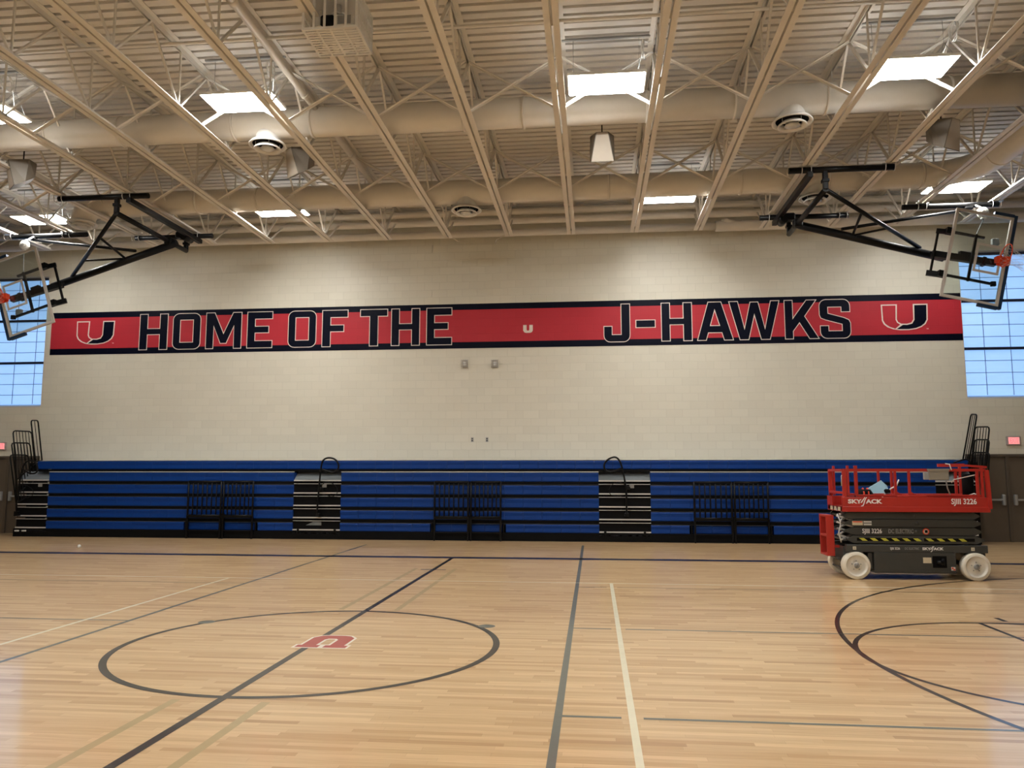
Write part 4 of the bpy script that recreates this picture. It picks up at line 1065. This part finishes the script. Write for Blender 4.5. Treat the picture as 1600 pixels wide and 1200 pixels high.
# ------------------------------------------------------------------ folded basketball goals
def goal(label, pt, board, s_):
    """pt: picture positions of the frame's joints; board: picture corners TL, TR, BR, BL as seen; s_ = +1 rim at right"""
    Yf, Yr, Ye = 14.93, 17.75, 17.33
    root = thing('basketball_goal', label, 'basketball goal', tuple(at(*pt['hub'], 16.9)))
    def g(mb, name, m, parent=None):
        return place(mb.build(name, m), parent or root)
    zc = ZB-.072
    bars = []
    for (a, b_, Yv) in ((pt['f'][0], pt['f'][1], Yf), (pt['r'][0], pt['r'][1], Yr), (pt['e'][0], pt['e'][1], Ye)):
        xa = at(*a, Yv).x; xb = at(*b_, Yv).x
        m = MB().tube([(xa, Yv, zc), (xb, Yv, zc)], .058, 14)
        o = g(m, 'ceiling_bar', 'black'); bars.append((xa, xb, Yv))
        for jx in JX:
            if min(xa, xb)-.12 < jx < max(xa, xb)+.12:
                c = MB()
                for dx in (-.085, .085):
                    c.tube([(jx+dx, Yv-.064, ZB+.05), (jx+dx, Yv-.064, zc-.01), (jx+dx, Yv-.04, zc-.055), (jx+dx, Yv, zc-.068), (jx+dx, Yv+.04, zc-.055), (jx+dx, Yv+.064, zc-.01), (jx+dx, Yv+.064, ZB+.05)], .008, 6)
                c.bbox((jx-.14, Yv-.06, ZB-.012), (jx+.14, Yv+.06, ZB-.002), .003)
                g(c, 'bar_clamp', 'alu', o)
    # beam joining the front and rear bars, under them
    bx = at(*pt['beam'], Yf).x
    g(MB().bar((bx, Yf-.1, zc-.11), (bx, Yr+.1, zc-.11), .10, .10), 'cross_beam', 'black')
    # drop hangers and hinge axle
    ax = at(*pt['axle'], Yf); AX, AZ = ax.x, ax.z
    for Yv in (Yf, Yr):
        g(MB().bbox((AX-.045, Yv-.045, AZ+.0), (AX+.045, Yv+.045, zc-.03), .01).bbox((AX-.065, Yv-.06, AZ+.14), (AX+.065, Yv+.06, AZ+.20), .005), 'drop_hanger', 'black')
    g(MB().tube([(AX, Yf-.02, AZ), (AX, Yr+.02, AZ)], .055, 14), 'hinge_axle', 'black')
    # mast
    Ym = 17.0
    m0 = at(*pt['mast'][0], Ym); m1 = at(*pt['mast'][1], Ym)
    m0 = Vector((AX, Ym, AZ))*.25+m0*.75
    g(MB().tube([m0, m1], .085, 18), 'mast', 'black')
    g(MB().bbox((AX-.09, Ym-.1, AZ-.09), (AX+.09, Ym+.1, AZ+.09), .02), 'hinge_block', 'black')
    pd = at(*pt['diag'], Ym-.0)
    g(MB().tube([(AX, Yf, AZ), pd], .042, 12), 'diagonal_brace', 'black')
    q1 = at(*pt['b1'], 16.0); 
    dirv = pd-Vector((AX, Yf, AZ)); tpar = pt['tb']
    n1 = Vector((AX, Yf, AZ))+dirv*tpar[0]; n2 = at(*pt['b2'], Ym); n3 = Vector((AX, Yf, AZ))+dirv*tpar[1]
    g(MB().tube([n1, n2], .027, 8), 'small_brace', 'black'); g(MB().tube([n3, n2], .024, 8), 'small_brace', 'black')
    # fold brace from the end bar to the mast
    e0 = at(*pt['fold'][0], Ye); e0.z = zc-.09; e1 = at(*pt['fold'][1], Ym)
    g(MB().tube([e0, e1], .034, 10).bbox((e0.x-.09, Ye-.06, zc-.1), (e0.x+.09, Ye+.06, zc-.03), .02), 'fold_brace', 'black')
    # winch at the rear
    wv = Vector((AX-.12*s_, Yr-.35, AZ+.26))
    g(MB().bbox((wv.x-.16, wv.y-.12, wv.z-.07), (wv.x+.16, wv.y+.12, wv.z+.09), .03).tube([(wv.x-.1*s_, wv.y-.2, wv.z-.06), (wv.x-.1*s_, wv.y+.15, wv.z-.06)], .09, 16), 'winch', 'black')
    # ---- backboard (plane parallel to the wall), local axes from the seen corners
    Yb = 16.35
    C = [at(*c, Yb) for c in board]                        # TL TR BR BL
    cen = sum(C, Vector())/4
    lng = ((C[0]+C[1])-(C[2]+C[3])).normalized()           # long axis of the board, roughly up
    sh = Vector((lng.z, 0, -lng.x))*s_                     # short axis, towards the rim edge
    if ((C[1]+C[2])-(C[0]+C[3])).dot(sh)*(1 if s_ > 0 else -1) < 0: pass
    hl, hs = .915, .535
    def P(u, v, d=0): return cen+sh*u+lng*v+Vector((0, -d, 0))     # u short (+ = rim edge), v long, d towards the camera
    def rectbar(m, a, b_, w_, d0, d1):
        """flat bar between board points a, b"""
        A_, B_ = P(*a, (d0+d1)/2), P(*b_, (d0+d1)/2); m.bar(A_, B_, w_, d1-d0, (0, 1, 0))
    gl = MB(); vs = [P(-hs, -hl, .004), P(hs, -hl, .004), P(hs, hl, .004), P(-hs, hl, .004), P(-hs, -hl, -.006), P(hs, -hl, -.006), P(hs, hl, -.006), P(-hs, hl, -.006)]
    gl.add(vs, [(0, 1, 2, 3), (7, 6, 5, 4), (0, 4, 5, 1), (1, 5, 6, 2), (2, 6, 7, 3), (3, 7, 4, 0)])
    bd = g(gl, 'backboard', 'glass'); bd['label'] = 'clear glass backboard'
    fr = MB(); e = .05
    rectbar(fr, (-hs, -hl-e/2), (-hs, hl+e/2), e, -.03, .022); rectbar(fr, (hs, -hl-e/2), (hs, hl+e/2), e, -.03, .022)
    rectbar(fr, (-hs+e/2, -hl), (hs-e/2, -hl), e, -.03, .022); rectbar(fr, (-hs+e/2, hl), (hs-e/2, hl), e, -.03, .022)
    # side bead seen as the lighter outer edge
    g(fr, 'board_frame', 'bbframe', bd)
    sq = MB(); u1 = hs-.10; u0_ = u1-.457; hv = .305; e2 = .05
    rectbar(sq, (u0_, -hv), (u0_, hv), e2, .004, .009); rectbar(sq, (u1, -hv), (u1, hv), e2, .004, .009)
    rectbar(sq, (u0_+e2/2, -hv+e2/2), (u1-e2/2, -hv+e2/2), e2, .004, .009); rectbar(sq, (u0_+e2/2, hv-e2/2), (u1-e2/2, hv-e2/2), e2, .004, .009)
    g(sq, 'target_square', 'bbframe', bd)
    pad = MB(); 
    rectbar(pad, (hs+.055, -hl-.07), (hs+.055, hl+.07), .06, -.045, .035)
    for sg in (-1, 1): rectbar(pad, (hs+.02, sg*(hl+.055)), (hs-.36, sg*(hl+.055)), .06, -.045, .035)
    g(pad, 'edge_padding', 'pad', bd)
    # steel behind the board
    st_ = MB()
    rectbar(st_, (-hs-.05, .46), (hs-.42, .46), .045, -.13, -.075); rectbar(st_, (-hs+.0, -.46), (hs-.05, -.46), .045, -.13, -.075)
    rectbar(st_, (-.05, -.5), (-.05, .5), .045, -.12, -.07)
    for (u, v) in ((-hs-.02, .46), (-hs-.02, -.46)): rectbar(st_, (u-.09, v), (u+.06, v), .13, -.15, -.03)
    st_.bbox(tuple(P(hs-.1, -.46, .0)-Vector((.05, -.05, .05))), tuple(P(hs-.1, -.46, .0)+Vector((.05, .12, .05))), .01)
    g(st_, 'support_frame', 'black')
    hp = MB(); d0 = m1
    hp.bar(P(-hs-.22, 0, -.32), P(hs-.1, 0, -.16), .13, .12, (0, 1, 0)); hp.bar(P(-.15, -.06, -.25), P(-.15, .14, -.25), .2, .1, (0, 1, 0)); hp.bar(P(.22, -.09, -.2), P(.22, .09, -.2), .06, .12, (0, 1, 0))
    hp.bar(P(-hs-.22, -.46, -.2), P(-hs-.22, .46, -.2), .035, .05, (0, 1, 0)); hp.bar(P(-hs-.26, .46, -.2), P(-hs+.02, .46, -.12), .09, .06, (0, 1, 0)); hp.bar(P(-hs-.30, -.46, -.2), P(-hs+.02, -.46, -.12), .11, .06, (0, 1, 0))
    hp.bar(m1, P(-hs-.2, 0, -.32), .12, .11, (0, 1, 0))
    g(hp, 'height_adjuster', 'black')
    # rim and net
    rc = P(hs-.16, 0, .15+.2286)
    rm = MB(); ring = [rc+lng*(.2286*math.cos(t))+Vector((0, .2286*math.sin(t), 0)) for t in [2*PI*i/32 for i in range(32)]]
    rm.tube(ring, .010, 8, True)
    rmo = g(rm, 'rim', 'orange')
    pl = MB(); pl.bar(P(hs-.16, 0, .022), P(hs-.16, 0, .15), .12, .10, (1, 0, 0)); 
    A_ = P(hs-.13, -.10, .012); 
    rectbar(pl, (hs-.08, -.10), (hs-.08, .10), .15, .01, .03); rectbar(pl, (hs+.0, -.085), (hs+.0, .085), .12, .03, .12)
    for sg in (-1, 1): pl.bar(P(hs-.05, sg*.07, .05), rc+lng*sg*.15+Vector((0, .16, 0)), .012)
    g(pl, 'rim_bracket', 'orange', rmo)
    nt_ = MB(); nr, na = 6, 12; G = Vector((0, 0, -1))
    def npnt(i, k):
        f_ = i/nr; ang = 2*PI*(k+(.5 if i % 2 else 0))/na
        rr = .222*(1-.45*f_)*(1-.25*math.sin(f_*PI))
        base = rc+lng*(rr*math.cos(ang))+Vector((0, rr*math.sin(ang), 0))
        return base+sh*(.36*f_)+G*(.12*f_*f_)+Vector((0, 0, .02*math.sin(k*2.1)*f_))
    for i in range(nr):
        for k in range(na):
            a = npnt(i, k)
            for kk in ((k, k-1) if i % 2 == 0 else (k, k+1)): nt_.tube([a, npnt(i+1, kk % na)], .0022, 4, caps=False)
    g(nt_, 'net', 'net')
    # safety reel, strap and small control box
    rl = at(*pt['reel'], 17.0)
    r_ = MB().lathe([(0, -.05), (.085, -.05), (.115, -.02), (.115, .04), (.09, .06), (0, .06)], tuple(rl), 'y', 24)
    r_.lathe([(.03, -.056), (.05, -.056), (.05, -.05)], tuple(rl), 'y', 16); r_.tube([(rl.x, rl.y, rl.z+.09), (rl.x, 17.33, zc)], .02, 8); r_.bbox((rl.x-.05, rl.y-.03, rl.z-.15), (rl.x+.05, rl.y+.03, rl.z-.10), .01)
    ro = g(r_, 'safety_reel', 'white')
    g(MB().bar(rl-Vector((0, 0, .14)), P(-.05, .5, -.1), .012, .02), 'strap', 'matte', ro)
    cbx = at(*pt['box'], 16.5)
    g(MB().bbox((cbx.x-.06, cbx.y-.03, cbx.z-.07), (cbx.x+.07, cbx.y+.06, cbx.z+.07), .01), 'height_motor', 'grey')
    return root
goal('folded basketball goal at the upper right, glass backboard before the right window',
     dict(hub=(1243, 352), f=((1232, 268), (1398, 263)), r=((1187, 343), (1325, 338)), e=((1410, 325), (1560, 320)), beam=(1264, 272), axle=(1290, 296),
          mast=((1243, 351), (1474, 403)), diag=(1437, 387), b1=(1332, 322), b2=(1332, 368), tb=(.36, .64), fold=((1513, 324), (1315, 358)), reel=(1536, 332), box=(1555, 378)),
     [(1497, 333), (1579, 349), (1554, 471), (1476, 454)], 1)
goal('folded basketball goal at the upper left, glass backboard before the left window',
     dict(hub=(289, 378), f=((92, 311), (232, 307)), r=((212, 372), (332, 370)), e=((17, 370), (136, 366)), beam=(205, 311), axle=(182, 333),
          mast=((280, 380), (82, 448)), diag=(112, 433), b1=(130, 408), b2=(196, 404), tb=(.35, .72), fold=((52, 373), (212, 392)), reel=(38, 383), box=(29, 488)),
     [(51, 398), (-2, 415), (17, 517), (80, 496)], -1)

# ------------------------------------------------------------------ small ball on the floor
c = atz(123.5, 856, 0)
b = MB(); n = 14
b.lathe([(.037*math.sin(PI*i/n), -.037*math.cos(PI*i/n)) for i in range(n+1)], (0, 0, 0), 'z', 20)
o = b.build('ball', 'white'); o.location = (c.x, c.y, .037); tag(o, 'small white ball lying on the floor before the bleachers at left', 'ball')
